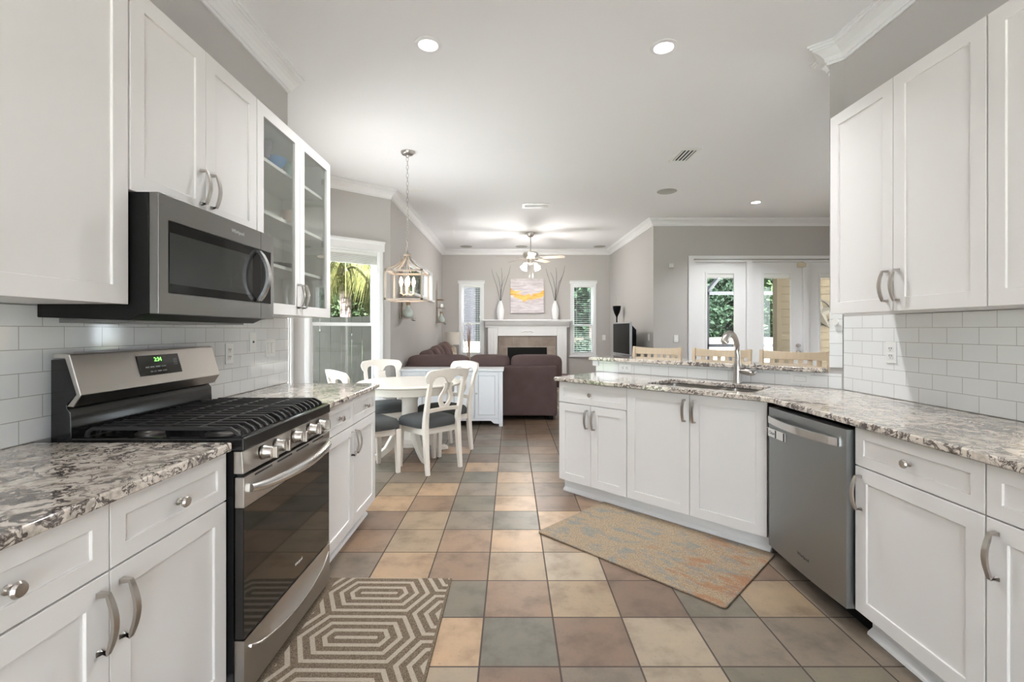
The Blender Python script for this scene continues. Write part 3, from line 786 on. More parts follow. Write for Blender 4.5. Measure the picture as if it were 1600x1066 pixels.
# ------------------------------------------------------------------ kitchen cabinets
def pull(parent, x, z, y=0.0, L=0.135, horiz=False):
    """arched bar pull standing on a front at local y"""
    b = MB(); n = 10
    pts = [(-L/2 + L*i/n, -0.024 - 0.016*math.sin(math.pi*i/n)) for i in range(n+1)]
    P = [(x, y+q, z+p) if not horiz else (x+p, y+q, z) for p, q in pts]
    first = (x, y-0.001, z-L/2) if not horiz else (x-L/2, y-0.001, z); last = (x, y-0.001, z+L/2) if not horiz else (x+L/2, y-0.001, z)
    w = [0.014] + [0.012+0.004*math.sin(math.pi*i/n) for i in range(n+1)] + [0.014]
    b.bar([first] + P + [last], w, [0.012] + [0.008]*(n+1) + [0.012], up=(0, 1, 0) if False else (0, -1, 0.001))
    return b.build('handle', nickel, parent, smooth=50)
def knob(parent, x, z, y=0.0):
    return MB().lathe([(0.010, 0), (0.010, -0.003), (0.006, -0.006), (0.006, -0.013), (0.014, -0.018), (0.0165, -0.023), (0.013, -0.029), (0, -0.031)], 18, (x, y-0.0005, z), 'Y').build('knob', nickel, parent, smooth=50)
G = 0.0018
def base_cabinet(label, loc, rz, w, drawers=1, doors=2, split=0.718, handle='pair', group='white base cabinets', depth=0.60, toe=True, full_door=False, top=0.883):
    r = thing('base_cabinet', label, 'cabinet', loc, rz, group)
    MB().box(0, w, 0.0215, depth, 0.105, top).build('body', cab_white, r)
    if toe:
        t = MB(); t.box(0.0, w, 0.075, 0.09, 0.0, 0.104)
        t.build('toe_kick', toe_gray, r)
        MB().prism([(0.0745, 0.0005), (0.052, 0.0005), (0.054, 0.012), (0.066, 0.022), (0.0745, 0.03)], lambda p, q, a: (a, p, q), 0, w).build('shoe_moulding', toe_gray, r)
    z0 = 0.108
    if not full_door:
        dw = w/drawers
        for i in range(drawers):
            d = MB().shaker(i*dw+G, (i+1)*dw-G, split+0.003, 0.878, 0, 0.020, 0.045, 0.007).build('drawer', cab_white, r, bevel=0.0015)
            knob(d, (i+0.5)*dw, (split+0.878)/2)
    z1 = 0.878 if full_door else split-0.002
    dw = w/doors
    for i in range(doors):
        d = MB().shaker(i*dw+G, (i+1)*dw-G, z0, z1, 0, 0.020, 0.06, 0.008).build('door', cab_white, r, bevel=0.0015)
        if handle == 'pair': hx = (i+1)*dw-0.032 if i % 2 == 0 else i*dw+0.032
        elif handle == 'left': hx = i*dw+0.035
        else: hx = (i+1)*dw-0.035
        pull(d, hx, z1-0.105)
    return r
# rz = 90 deg: front looks to +x, local x runs along +y
LF = -0.95
base_cabinet('white base cabinet below the counter left of the gas range, nearest the camera', (LF, 0.655, 0), R(90), 0.91, 2, 2, group='white base cabinets')
base_cabinet('white base cabinet between the gas range and the dining table', (LF, 2.365, 0), R(90), 0.91, 2, 2)
# right run, front looks to -x (rz = -90): local x runs along -y
RF = 1.4535
base_cabinet('white base cabinet immediately right of the dishwasher, one drawer over one door', (RF, 1.985, 0), R(-90), 0.545, 1, 1, handle='left')
base_cabinet('white base cabinet at the right picture edge, second to the right of the dishwasher', (RF, 1.437, 0), R(-90), 0.53, 1, 1, handle='left')
# diagonal run: local x along (1,-1)/sqrt2, front looks to the camera
base_cabinet('white sink base cabinet with two tall doors below the faucet', (0.812, 3.301, 0), R(-45), 0.905, 1, 2, full_door=True, depth=0.56, top=0.66)
base_cabinet('narrow white base cabinet at the left end of the sink counter', (0.379, 3.734, 0), R(-45), 0.610, 1, 2, depth=0.60)

def upper_cabinet(label, loc, rz, w, z0, z1, depth, doors=2, handles=True, glass=False, shelves=(), hz=None, group='white upper cabinets'):
    r = thing('upper_cabinet', label, 'cabinet', loc, rz, group)
    if not glass:
        MB().box(0, w, 0.0215, depth, z0+0.001, z1-0.001).build('body', cab_white, r)
    else:
        b = MB(); t = 0.018; V = b.bm.verts.new
        # open box: outer and inner shells sharing the front rim
        o = [(0, z0), (w, z0), (w, z1), (0, z1)]; i_ = [(t, z0+t), (w-t, z0+t), (w-t, z1-t), (t, z1-t)]
        of = [V((x, 0.0215, z)) for x, z in o]; ob = [V((x, depth, z)) for x, z in o]; jf = [V((x, 0.0215, z)) for x, z in i_]; jb_ = [V((x, depth-0.008, z)) for x, z in i_]
        for k in range(4):
            j = (k+1) % 4
            b.face([of[k], of[j], ob[j], ob[k]]); b.face([of[j], of[k], jf[k], jf[j]]); b.face([jf[j], jf[k], jb_[k], jb_[j]])
        b.face(ob); b.face(jb_[::-1])
        b.build('body', cab_white, r)
        for z in shelves: MB().box(t+0.001, w-t-0.001, 0.05, depth-0.009, z-0.018, z).build('shelf', cab_white, r)
    dw = w/doors
    for i in range(doors):
        d = MB().shaker(i*dw+G, (i+1)*dw-G, z0, z1, 0, 0.020, 0.06, 0.008, hole=glass).build('door', cab_white, r, bevel=0.0015)
        if glass:
            MB().box(i*dw+0.058, (i+1)*dw-0.058, 0.010, 0.014, z0+0.058, z1-0.058).build('pane', 'cabinet_glass', d)
            hg = MB(); sx = i*dw+0.066 if i == 0 else (i+1)*dw-0.066
            for z in (z0+0.14, z0+0.5, z1-0.14): hg.box(sx-0.006, sx+0.006, 0.021, 0.035, z-0.02, z+0.02)
            hg.build('hinges', nickel, d)
        if handles:
            hx = (i+1)*dw-0.032 if i % 2 == 0 else i*dw+0.032
            pull(d, hx, hz if hz else z0+0.115)
    return r
UX = -1.26
UD = 0.331
upper_cabinet('tall white upper cabinet left of the microwave, nearest the camera', (UX, 0.445, 0), R(90), 1.10, 1.372, 2.437, UD)
upper_cabinet('short white upper cabinet with two doors directly above the microwave', (UX, 1.550, 0), R(90), 0.772, 1.752, 2.437, UD)
upper_cabinet('white upper cabinet with glass doors right of the microwave', (UX, 2.327, 0), R(90), 0.940, 1.372, 2.437, UD, glass=True, shelves=(1.655, 1.925, 2.205))
URX = 1.73
upper_cabinet('white upper cabinet with two doors over the counter next to the bar opening', (URX, 2.546, 0), R(-90), 0.838, 1.374, 2.434, 0.348)
upper_cabinet('white upper cabinet cut off by the right picture edge', (URX, 1.705, 0), R(-90), 0.838, 1.374, 2.434, 0.348)
# glassware behind the glass doors
def ware(name, label, cat, prof, loc, material, group=None):
    o = MB().lathe(prof, 20).build(name, material, smooth=40); o.location = loc
    return tag(o, label, cat, group)
SH = 2.2055
ware('goblet', 'grey stemmed goblet on the top shelf behind the cabinet glass', 'goblet', [(0.03, 0), (0.03, 0.004), (0.005, 0.01), (0.005, 0.06), (0.026, 0.075), (0.04, 0.14), (0.043, 0.165), (0.036, 0.16), (0.02, 0.08), (0, 0.075)], (-1.42, 2.70, SH), plum_glass)
ware('bowl', 'blue footed glass bowl on the top shelf behind the cabinet glass', 'bowl', [(0.03, 0), (0.03, 0.006), (0.008, 0.02), (0.008, 0.045), (0.034, 0.06), (0.058, 0.095), (0.061, 0.118), (0.055, 0.114), (0.026, 0.07), (0, 0.065)], (-1.42, 2.83, SH), blue_glass)
ware('tumbler', 'pale green tumbler on the top shelf, right of the blue bowl', 'tumbler', [(0.038, 0), (0.042, 0.13), (0.037, 0.13), (0.032, 0.01), (0, 0.01)], (-1.40, 2.97, SH), green_glass)
ware('clay_jug', 'small brown clay jug on the second shelf behind the cabinet glass', 'jug', [(0.02, 0), (0.026, 0.03), (0.036, 0.08), (0.042, 0.12), (0.036, 0.118), (0.03, 0.06), (0, 0.02)], (-1.42, 2.99, 1.9255), clay)
ware('dish', 'dark slate dish on the third shelf behind the cabinet glass', 'dish', [(0.05, 0), (0.06, 0.006), (0.105, 0.03), (0.11, 0.034), (0.1, 0.034), (0.05, 0.012), (0, 0.01)], (-1.43, 2.86, 1.6555), slate_ware)

# ------------------------------------------------------------------ counters
def counter(name, label, outer, holes=(), z0=0.885, z1=0.915):
    o = MB().slab(outer, list(holes), z0, z1).build(name, 'granite', bevel=0.006, seg=2)
    return tag(o, label, 'counter')
counter('countertop', 'dark-veined granite counter in the left foreground, near side of the range', [(-1.592, 0.2), (-0.925, 0.2), (-0.925, 1.556), (-1.592, 1.556)])
counter('countertop', 'granite counter between the gas range and the dining table', [(-1.592, 2.362), (-0.925, 2.362), (-0.925, 3.295), (-1.592, 3.295)])
def round_rect(s0, s1, t0, t1, r=0.05, n=4):
    k = math.sqrt(2); pts = []
    for cs, ct, a0 in ((s1-r*k, t1-r*k, 0), (s0+r*k, t1-r*k, 90), (s0+r*k, t0+r*k, 180), (s1-r*k, t0+r*k, 270)):
        for i in range(n+1):
            a = R(a0+90*i/n); pts.append(D(cs + r*k*math.cos(a), ct + r*k*math.sin(a)))
    return pts
SINK = (4.215, 4.80, -2.345, -1.365)
front_corner = (1.425, 4.055-1.425)
tip_r = [D(4.075, -3.40), D(4.055, -3.375)]
counter('countertop', 'long granite counter over the dishwasher and sink, under the right wall tiles',
        [(2.079, 0.2), (2.079, 2.93), D(5.005, -0.95), D(5.005, -3.40)] + tip_r + [D(4.055, -1.28), (1.43, 2.57), (1.425, 2.5), (1.425, 0.2)], [round_rect(*SINK)])
counter('bar_counter', 'raised granite bar top behind the kitchen sink', [D(4.955, -3.56), D(4.955, -1.0), D(5.02, -0.975), D(5.3, -1.16), D(5.47, -1.2), D(5.47, -3.56)], z0=1.0145, z1=1.0445)

# sink
sk = thing('kitchen_sink', 'double-bowl steel sink set under the diagonal counter', 'sink', (*D((SINK[0]+SINK[1])/2, (SINK[2]+SINK[3])/2), 0.884), R(-45))
def bowl_basin(x0, x1, y0, y1, dep):
    b = MB(); t = 0.0015
    def ring(ins, z):
        pts = []; r = 0.045
        for cx, cy, a0 in ((x1-r, y1-r, 0), (x0+r, y1-r, 90), (x0+r, y0+r, 180), (x1-r, y0+r, 270)):
            for i in range(5): a = R(a0+22.5*i); pts.append((cx+(r-ins)*math.cos(a), cy+(r-ins)*math.sin(a), z))
        return [b.bm.verts.new(p) for p in pts]
    rs = [ring(-0.015, -0.001), ring(0, -0.001), ring(0.006, -dep+0.02), ring(0.02, -dep), ]
    for a, c in zip(rs, rs[1:]):
        for i in range(20): b.face([a[i], a[(i+1) % 20], c[(i+1) % 20], c[i]])
    b.face(rs[-1])
    o = b.build('basin', 'stainless', sk, smooth=45)
    MB().lathe([(0.04, 0.001), (0.03, 0.003), (0, 0.003)], 16, ((x0+x1)/2, (y0+y1)/2, -dep)).build('drain', chrome, o, smooth=40)
hl = (SINK[3]-SINK[2])/math.sqrt(2)/2; hw = (SINK[1]-SINK[0])/math.sqrt(2)/2
bowl_basin(-hl-0.005, 0.055, -hw-0.005, hw+0.005, 0.20); bowl_basin(0.085, hl+0.005, -hw-0.005, hw+0.005, 0.16)
# faucet
fc = thing('kitchen_faucet', 'brushed nickel pull-out faucet behind the sink', 'faucet', (*D(4.905, -1.715), 0.9155), R(-45))
MB().lathe([(0.030, 0), (0.030, 0.006), (0.0265, 0.02), (0.025, 0.07), (0.0265, 0.105), (0.024, 0.135), (0.019, 0.15), (0, 0.15)], 20).build('body', nickel, fc, smooth=40)
neck = [Vector(q) for q in ((0, 0, 0.145), (0, 0.006, 0.185), (0, 0.006, 0.225), (0, -0.006, 0.265), (0, -0.032, 0.305), (0, -0.072, 0.334), (0, -0.118, 0.347))]
MB().tube(neck, [0.020, 0.0185, 0.018, 0.018, 0.0185, 0.0195, 0.021], 14).build('spout', nickel, fc, smooth=60)
MB().tube([(0, -0.116, 0.3472), (0, -0.150, 0.347), (0, -0.185, 0.338), (0, -0.215, 0.318), (0, -0.232, 0.292), (0, -0.234, 0.280)], [0.0215, 0.0235, 0.0255, 0.027, 0.027, 0.022], 14).build('spray_head', nickel, fc, smooth=60)
MB().tube([(0.02, 0, 0.085), (0.05, 0.0, 0.083), (0.085, 0, 0.079), (0.098, 0, 0.078)], [0.018, 0.022, 0.023, 0.016], 14).build('valve', nickel, fc, smooth=60)
MB().tube([(0.086, 0, 0.066), (0.112, 0, 0.07), (0.124, 0, 0.088), (0.127, 0, 0.112), (0.116, 0, 0.135), (0.112, 0, 0.145)], [0.011, 0.009, 0.007, 0.006, 0.005, 0.004], 10).build('lever', nickel, fc, smooth=60)

# ------------------------------------------------------------------ gas range (front looks to +x)
rg = thing('gas_range', 'stainless and black gas range between the two left counters', 'range', (-0.905, 1.585, 0), R(90))
RW = 0.755   # local x 0..RW along +y; local y = depth (0 = front of the door, + to the wall)
MB().box(0, RW, 0.034, 0.655, 0.03, 0.876).build('body', black_gloss, rg)
for x in (0.05, RW-0.05):
    for y in (0.08, 0.6): MB().lathe([(0.018, 0), (0.018, 0.03)], 12, (x, y, 0.0)).build('foot', black_matte, rg)
# cooktop: raised rim, front lip
b = MB(); V = b.bm.verts.new
def rr(x0, x1, y0, y1, z): return [V((x0, y0, z)), V((x1, y0, z)), V((x1, y1, z)), V((x0, y1, z))]
r1 = rr(0, RW, -0.002, 0.585, 0.877); r2 = rr(0, RW, -0.002, 0.585, 0.921); r3 = rr(0.018, RW-0.018, 0.018, 0.57, 0.921); r4 = rr(0.035, RW-0.035, 0.04, 0.55, 0.904)
for a, c in ((r1, r2), (r2, r3), (r3, r4)):
    for i in range(4): b.face([a[i], a[(i+1) % 4], c[(i+1) % 4], c[i]])
b.face(r4); b.face(r1[::-1])
b.build('cooktop', black_gloss, rg, bevel=0.006, seg=3)
# burners
for cx, cy, rb in ((0.15, 0.16, 0.048), (0.15, 0.43, 0.036), (RW/2, 0.295, 0.055), (RW-0.15, 0.16, 0.052), (RW-0.15, 0.43, 0.036)):
    o = MB().lathe([(rb*1.25, 0), (rb*1.25, 0.006), (rb, 0.010), (rb, 0.016), (0, 0.016)], 20, (cx, cy, 0.9045)).build('burner', 'stainless', rg, smooth=40)
    MB().lathe([(rb*0.92, 0), (rb*0.95, 0.008), (rb*0.8, 0.012), (0, 0.013)], 20, (cx, cy, 0.921)).build('burner_cap', cast_iron, o, smooth=40)
# grates: three, each a frame with fingers that bend down at the front
def grate(x0, x1):
    b = MB(); z = 0.948
    w = 0.011; h = 0.013
    def across(x):
        b.bar([(x, 0.030, 0.921), (x, 0.036, 0.932), (x, 0.062, z), (x, 0.30, z), (x, 0.535, z), (x, 0.552, 0.935), (x, 0.556, 0.921)], w, h, up=(0, 0.3, 1))
    for i in range(6): across(x0+0.008 + (x1-x0-0.016)*i/5)
    for y in (0.17, 0.42): b.bar([(x0+0.004, y, z), (x1-0.004, y, z)], w, h)
    b.bar([(x0+0.004, 0.295, z-0.001), (x1-0.004, 0.295, z-0.001)], w, h)
    return b.build('grate', cast_iron, rg, bevel=0.002, seg=1)
gw3 = (RW-0.04)/3
for k in range(3): grate(0.02+k*gw3+0.002, 0.02+(k+1)*gw3-0.002)
# control panel with five knobs
cp = MB(); cp.prism([(0.0, 0.800), (0.034, 0.800), (0.034, 0.8755), (0.006, 0.8755)], lambda p, q, a: (a, p, q), 0.0, RW)
cpo = cp.build('control_panel', 'stainless', rg, bevel=0.002)
for x in (0.13, 0.23, RW/2, RW-0.23, RW-0.13):
    k = MB().lathe([(0.027, 0), (0.027, -0.006), (0.0225, -0.011), (0.0215, -0.030), (0.0195, -0.034), (0, -0.034)], 24, (x, 0.001, 0.842), 'Y').build('knob', nickel, cpo, smooth=40)
    MB().box(x-0.0065, x+0.0065, -0.052, -0.0325, 0.842-0.022, 0.842+0.022).build('grip', nickel, k, bevel=0.003)
# vent slot, oven door
MB().box(0.02, RW-0.02, 0.022, 0.033, 0.788, 0.7985).build('vent_slot', dark_slot, rg)
od = MB(); od.box(0.004, RW-0.004, 0.0, 0.033, 0.682, 0.787); odo = od.build('oven_door', 'stainless', rg, bevel=0.003)
MB().box(0.004, RW-0.004, 0.002, 0.033, 0.236, 0.6815).build('door_glass', black_glass, odo, bevel=0.003)
sl = MB()
for k in range(4): sl.box(0.07+k*0.16, 0.19+k*0.16, -0.0006, 0.001, 0.774, 0.781)
sl.build('vent_slits', dark_slot, odo)
def bow_handle(z, parent, depth0, depth1, rad, flat, zdrop=0.0):
    n = 14; pts = []
    for i in range(n+1):
        t = i/n; e = math.sin(math.pi*t)**0.6
        pts.append((0.035+(RW-0.07)*t, -depth0-(depth1-depth0)*e, z-zdrop*e))
    b = MB(); b.tube(pts, [rad*(0.75+0.25*math.sin(math.pi*i/n)**0.5) for i in range(n+1)], 12, flat=flat)
    o = b.build('handle', chrome, parent, smooth=60)
    return o
bow_handle(0.742, odo, 0.006, 0.052, 0.017, (1.0, 1.15), 0.012)
dr = MB(); n = 14; prev = None; V = dr.bm.verts.new
# drawer front: gently bellied with a rolled lip that serves as its handle
zs = [0.040, 0.10, 0.15, 0.185, 0.205, 0.222, 0.232]
grid = []
for i in range(n+1):
    t = i/n; e = math.sin(math.pi*t)**0.7
    ys = [0.0, -0.003*e, -0.006*e, -0.012*e, -0.026*e, -0.012*e, 0.0]
    grid.append([V((0.004+(RW-0.008)*t, y, z - 0.055*(e if 2 < k < 6 else 0)*(1 if k != 3 else 0.9))) for k, (y, z) in enumerate(zip(ys, zs))])
for a, c in zip(grid, grid[1:]):
    for k in range(6): dr.face([a[k], c[k], c[k+1], a[k+1]])
back = [[V((0.004+(RW-0.008)*i/n, 0.033, z)) for z in (0.040, 0.232)] for i in range(n+1)]
for a, c in zip(back, back[1:]): dr.face([a[0], a[1], c[1], c[0]])
for i in range(n):
    dr.face([grid[i][0], back[i][0], back[i+1][0], grid[i+1][0]]); dr.face([grid[i][6], grid[i+1][6], back[i+1][1], back[i][1]])
for i in (0, n): dr.face(grid[i] + [back[i][1], back[i][0]])
dro = dr.build('drawer', 'stainless', rg, smooth=50)
bow_handle(0.196, dro, 0.004, 0.020, 0.007, (1, 1), 0.052)
text_mesh('Whirlpool', 0.016, 'emblem', 'text_grey', odo, (RW*0.55, 0.0012, 0.30), (R(90), 0, 0))
# backguard with the sloping control face
YB = 0.655
bgd = MB(); bgd.prism([(YB, 0.877), (0.592, 0.877), (0.585, 0.925), (0.588, 1.005), (0.60, 1.02), (0.60, 1.035), (0.56, 1.068), (0.60, 1.187), (YB, 1.187)], lambda p, q, a: (a, p, q), 0.003, RW-0.003)
bgd.build('backguard', black_gloss, rg, bevel=0.003)
pf = MB(); pf.prism([(0.598, 1.028), (0.575, 1.026), (0.549, 1.066), (0.588, 1.204), (0.60, 1.208), (0.645, 1.208), (0.645, 1.190), (0.604, 1.190), (0.566, 1.068)], lambda p, q, a: (a, p, q), 0.0, RW)
pfo = pf.build('guard_panel', 'stainless', rg, bevel=0.003)
# clock panel lying on the sloping face
sl_a = math.atan2(0.588-0.549, 1.204-1.066)
disp = bpy.data.objects.new('clock_panel', None)
bpy.data.objects.remove(disp)
cx, cz = 0.385, 1.143; cy = 0.549 + (cz-1.066)*math.tan(sl_a)
cpn = MB().box(-0.115, 0.115, -0.0035, 0.0, -0.042, 0.042).build('clock_panel', black_glass, rg, bevel=0.002)
cpn.location = (cx, cy-0.0005, cz); cpn.rotation_euler = (-sl_a, 0, 0)
text_mesh('2:34', 0.024, 'clock_digits', 'clock_green', cpn, (-0.01, -0.0042, 0.022), (R(90), 0, 0))
lab = text_mesh('BAKE  BROIL  WARM  CLEAN', 0.0085, 'button_legend', 'text_grey', cpn, (-0.03, -0.0042, -0.008), (R(90), 0, 0))
text_mesh('ON  OFF  TIMER  START', 0.0085, 'button_legend', 'text_grey', cpn, (-0.02, -0.0042, -0.027), (R(90), 0, 0))
text_mesh('1 2 3\n4 5 6\n7 8 9', 0.0105, 'key_legend', 'text_grey', cpn, (0.085, -0.0042, 0.006), (R(90), 0, 0))

# ------------------------------------------------------------------ microwave over the range
mw = thing('microwave', 'stainless microwave mounted over the gas range', 'microwave', (-1.177, 1.565, 0), R(90))
MWW = 0.757; mz0, mz1 = 1.342, 1.7495
b = MB(); b.prism([(0.032, mz0), (0.032, mz1), (0.406, mz1), (0.406, mz0-0.012), (0.10, mz0-0.022), (0.06, mz0-0.004)], lambda p, q, a: (a, p, q), 0, MWW)
b.build('body', black_matte, mw, bevel=0.003)
MB().box(0.05, MWW-0.05, 0.12, 0.38, mz0-0.030, mz0-0.0165).build('grease_filter', 'stainless_mid', mw)
dpx0, dpx1 = 0.045, MWW-0.024
d = MB(); V = d.bm.verts.new
o4 = [V((x, 0, z)) for x, z in ((0, mz0), (MWW, mz0), (MWW, mz1), (0, mz1))]; i4 = [V((x, 0, z)) for x, z in ((dpx0, mz0+0.072), (dpx1, mz0+0.072), (dpx1, mz1-0.085), (dpx0, mz1-0.085))]
n4 = [V((x, 0.004, z)) for x, z in ((dpx0, mz0+0.072), (dpx1, mz0+0.072), (dpx1, mz1-0.085), (dpx0, mz1-0.085))]; b4 = [V((x, 0.031, z)) for x, z in ((0, mz0), (MWW, mz0), (MWW, mz1), (0, mz1))]
for k in range(4):
    j = (k+1) % 4; d.face([o4[k], o4[j], i4[j], i4[k]]); d.face([i4[k], i4[j], n4[j], n4[k]]); d.face([o4[j], o4[k], b4[k], b4[j]])
d.face(n4); d.face(b4[::-1])
door = d.build('door', 'stainless_mid', mw, bevel=0.002)
MB().box(dpx0+0.002, dpx1-0.002, 0.0005, 0.0038, mz0+0.074, mz1-0.087).build('door_glass', mw_glass, door, bevel=0.001)
mesh_w = mat('oven_mesh', (0.040, 0.043, 0.042), 0.06, spec=0.3)
MB().box(dpx0+0.006, dpx1-0.165, -0.0004, 0.0004, mz0+0.105, mz1-0.125).build('window', mesh_w, door)
MB().box(MWW-0.118, MWW-0.116, -0.0006, 0.0004, mz0+0.001, mz1-0.001).build('panel_seam', dark_slot, door)
hp = [(MWW-0.150, -0.002, mz0+0.085)] + [(MWW-0.150, -0.012-0.042*math.sin(math.pi*t)**0.8, mz0+0.085+t*(mz1-mz0-0.185)) for t in [i/12 for i in range(13)]] + [(MWW-0.150, -0.002, mz1-0.10)]
MB().bar(hp, 0.026, 0.013, up=(0, -1, 0.001)).build('handle', chrome, door, smooth=50)
text_mesh('Whirlpool', 0.022, 'emblem', 'text_grey', door, (MWW*0.60, -0.0008, mz1-0.042), (R(90), 0, 0))

# ------------------------------------------------------------------ dishwasher (front looks to -x)
dw = thing('dishwasher', 'grey steel dishwasher right of the sink cabinet', 'dishwasher', (1.427, 2.598, 0), R(-90))
DWW = 0.600
MB().box(0.004, DWW-0.004, 0.05, 0.60, 0.10, 0.862).build('tub', black_matte, dw)
MB().box(0.004, DWW-0.004, 0.11, 0.14, 0.0, 0.0995).build('toe_panel', black_matte, dw)
b = MB(); V = b.bm.verts.new; n = 12; gr = []
for i in range(n+1):
    t = i/n; bel = -0.010*(1-(2*t-1)**2)
    gr.append([V((DWW*t, bel, 0.100)), V((DWW*t, bel, 0.862)), V((DWW*t, 0.048, 0.862)), V((DWW*t, 0.048, 0.100))])
for a, c in zip(gr, gr[1:]):
    for k in range(4): b.face([a[k], c[k], c[(k+1) % 4], a[(k+1) % 4]])
b.face(gr[0]); b.face(gr[-1][::-1])
ddoor = b.build('door', 'stainless_dark', dw, smooth=40)
hb = [(0.015 + (DWW-0.055)*t, -0.006 - 0.040*math.sin(math.pi*min(1, max(0, t)))**0.75, 0.800) for t in [i/16 for i in range(17)]]
MB().bar(hb, 0.014, 0.036, up=(0, 0, 1)).build('handle', chrome, ddoor, smooth=50)
text_mesh('Whirlpool', 0.022, 'emblem', 'text_dark', ddoor, (DWW*0.53, -0.0105, 0.185), (R(90), 0, 0))
mg = thing('clean_magnet', 'small white sliding Clean sign stuck to the dishwasher door', 'magnet', (1.4245, 2.535, 0.728), R(-90))
MB().box(-0.062, 0.105, -0.0095, -0.0036, -0.022, 0.022).build('plate', plate_white, mg, bevel=0.001)
sd = MB(); sd.box(-0.058, -0.050, -0.0125, -0.0097, -0.02, 0.02); sd.build('slide_bar', text_dark, mg)
sd = MB(); sd.box(0.020, 0.028, -0.0125, -0.0097, -0.02, 0.02); sd.build('slide_bar', text_dark, mg)
sd = MB(); sd.box(0.095, 0.1045, -0.0125, -0.0097, -0.021, 0.021); sd.build('slide_bar', text_dark, mg)
text_mesh('Clean', 0.024, 'word', 'text_dark', mg, (-0.015, -0.0098, 0.0), (R(90), 0, 0))

# ------------------------------------------------------------------ rugs
ru = MB().box(-0.345, 0.3, -1.2, 0.66, 0.001, 0.010).build('runner_rug', 'runner_weave', bevel=0.003); ru.location = (-0.612, 1.758, 0); ru.rotation_euler = (0, 0, R(-0.6))
tag(ru, 'brown runner with cream hexagon lines on the tile before the range', 'rug')
km = MB().slab(round_rect(-0.52, 0.52, -0.82, 0.82, 0.02), [], 0.001, 0.012)
km.xform(Matrix.Rotation(R(45), 4, 'Z'))
kmo = km.build('kitchen_mat', 'mat_distressed', bevel=0.004); kmo.location = (*D(3.66, -1.99), 0); kmo.rotation_euler = (0, 0, R(-45))
tag(kmo, 'beige mat with rust and blue-grey wear before the sink cabinet', 'rug')

# ------------------------------------------------------------------ outlets and switches
def plate(name, label, cat, loc, rz, kind='duplex', horizontal=False, group=None, n=1):
    r = thing(name, label, cat, loc, rz, group)
    w, h = (0.072 + 0.046*(n-1), 0.116)
    def bx(mb, x0, x1, y0, y1, z0, z1):
        if horizontal: mb.box(z0, z1, y0, y1, x0, x1)
        else: mb.box(x0, x1, y0, y1, z0, z1)
        return mb
    bx(MB(), -w/2, w/2, -0.006, -0.0005, -h/2, h/2).build('plate', plate_white, r, bevel=0.002)
    if kind == 'duplex':
        for s in (-1, 1):
            rc = bx(MB(), -0.017, 0.017, -0.008, -0.0062, s*0.020-0.014, s*0.020+0.014).build('receptacle', plate_white, r, bevel=0.001)
            sm = MB()
            for x in (-0.007, 0.007): bx(sm, x-0.0018, x+0.0018, -0.0086, -0.0081, s*0.020-0.002, s*0.020+0.008)
            bx(sm, -0.0022, 0.0022, -0.0086, -0.0081, s*0.020-0.010, s*0.020-0.0055)
            sm.build('slots', dark_slot, rc)
    elif kind == 'jack':
        bx(MB(), -0.008, 0.008, -0.009, -0.0062, -0.006, 0.006).build('jack', dark_slot, r)
    else:
        for i in range(n):
            x = (i-(n-1)/2)*0.046
            bx(MB(), x-0.017, x+0.017, -0.0095, -0.0062, -0.033, 0.033).build('rocker', plate_white, r, bevel=0.0015)
            rm = MB(); bx(rm, x-0.0185, x+0.0185, -0.0066, -0.0062, -0.0345, 0.0345); rm.build('rocker_rim', speaker_gray, r)
    return r
WL = -1.593 + 0.0085
plate('power_outlet', 'white duplex outlet on the left tile backsplash, right of the range', 'outlet', (WL, 2.63, 1.155), R(90), group=None)
plate('phone_jack', 'white plate with a dark jack above the left counter tiles', 'wall plate', (WL, 2.87, 1.215), R(90), 'jack')
plate('light_switch', 'white double rocker switch on the left tiles near the window', 'switch', (WL, 3.08, 1.170), R(90), 'switch', n=2)
plate('power_outlet', 'white duplex outlet on the right wall tiles above the long counter', 'outlet', (2.0715, 2.555, 1.165), R(-90))
plate('power_outlet', 'white outlet set sideways in the tiles under the raised bar', 'outlet', (*D(5.006, -3.05), 0.964), R(-45), horizontal=True)
plate('light_switch', 'white rocker switch set sideways in the bar tiles right of the faucet', 'switch', (*D(5.006, -1.19), 0.966), R(-45), 'switch', horizontal=True)
plate('light_switch', 'white switch on the back wall right of the right fireplace window', 'switch', (2.07, 10.499, 1.12), 0, 'switch')
plate('light_switch', 'white switch on the grey wall left of the French doors', 'switch', (2.665, 7.599, 1.15), 0, 'switch')
plate('light_switch', 'white switch on the pale living room wall behind the television', 'switch', (2.2935, 7.82, 1.17), R(-88.2), 'switch')
kn = MB().lathe([(0.022, 0), (0.022, -0.006), (0.014, -0.010), (0.014, -0.018), (0.02, -0.022), (0.02, -0.03), (0, -0.032)], 20, (0, 0, 0), 'Y').build('hook_knob', plate_white, smooth=40)
kn.location = (2.048, 2.9605, 1.338); kn.rotation_euler = (0, 0, R(-45)); tag(kn, 'small round white knob on the tile strip under the right cabinets', 'hook')
mo = MB(); mo.box(-0.035, 0.035, -0.035, -0.0005, -0.03, 0.04); mdo = mo.build('motion_sensor', plate_white, bevel=0.006); mdo.location = (2.585, 7.599, 2.325)
tag(mdo, 'small white alarm sensor high on the grey wall left of the French doors', 'sensor')
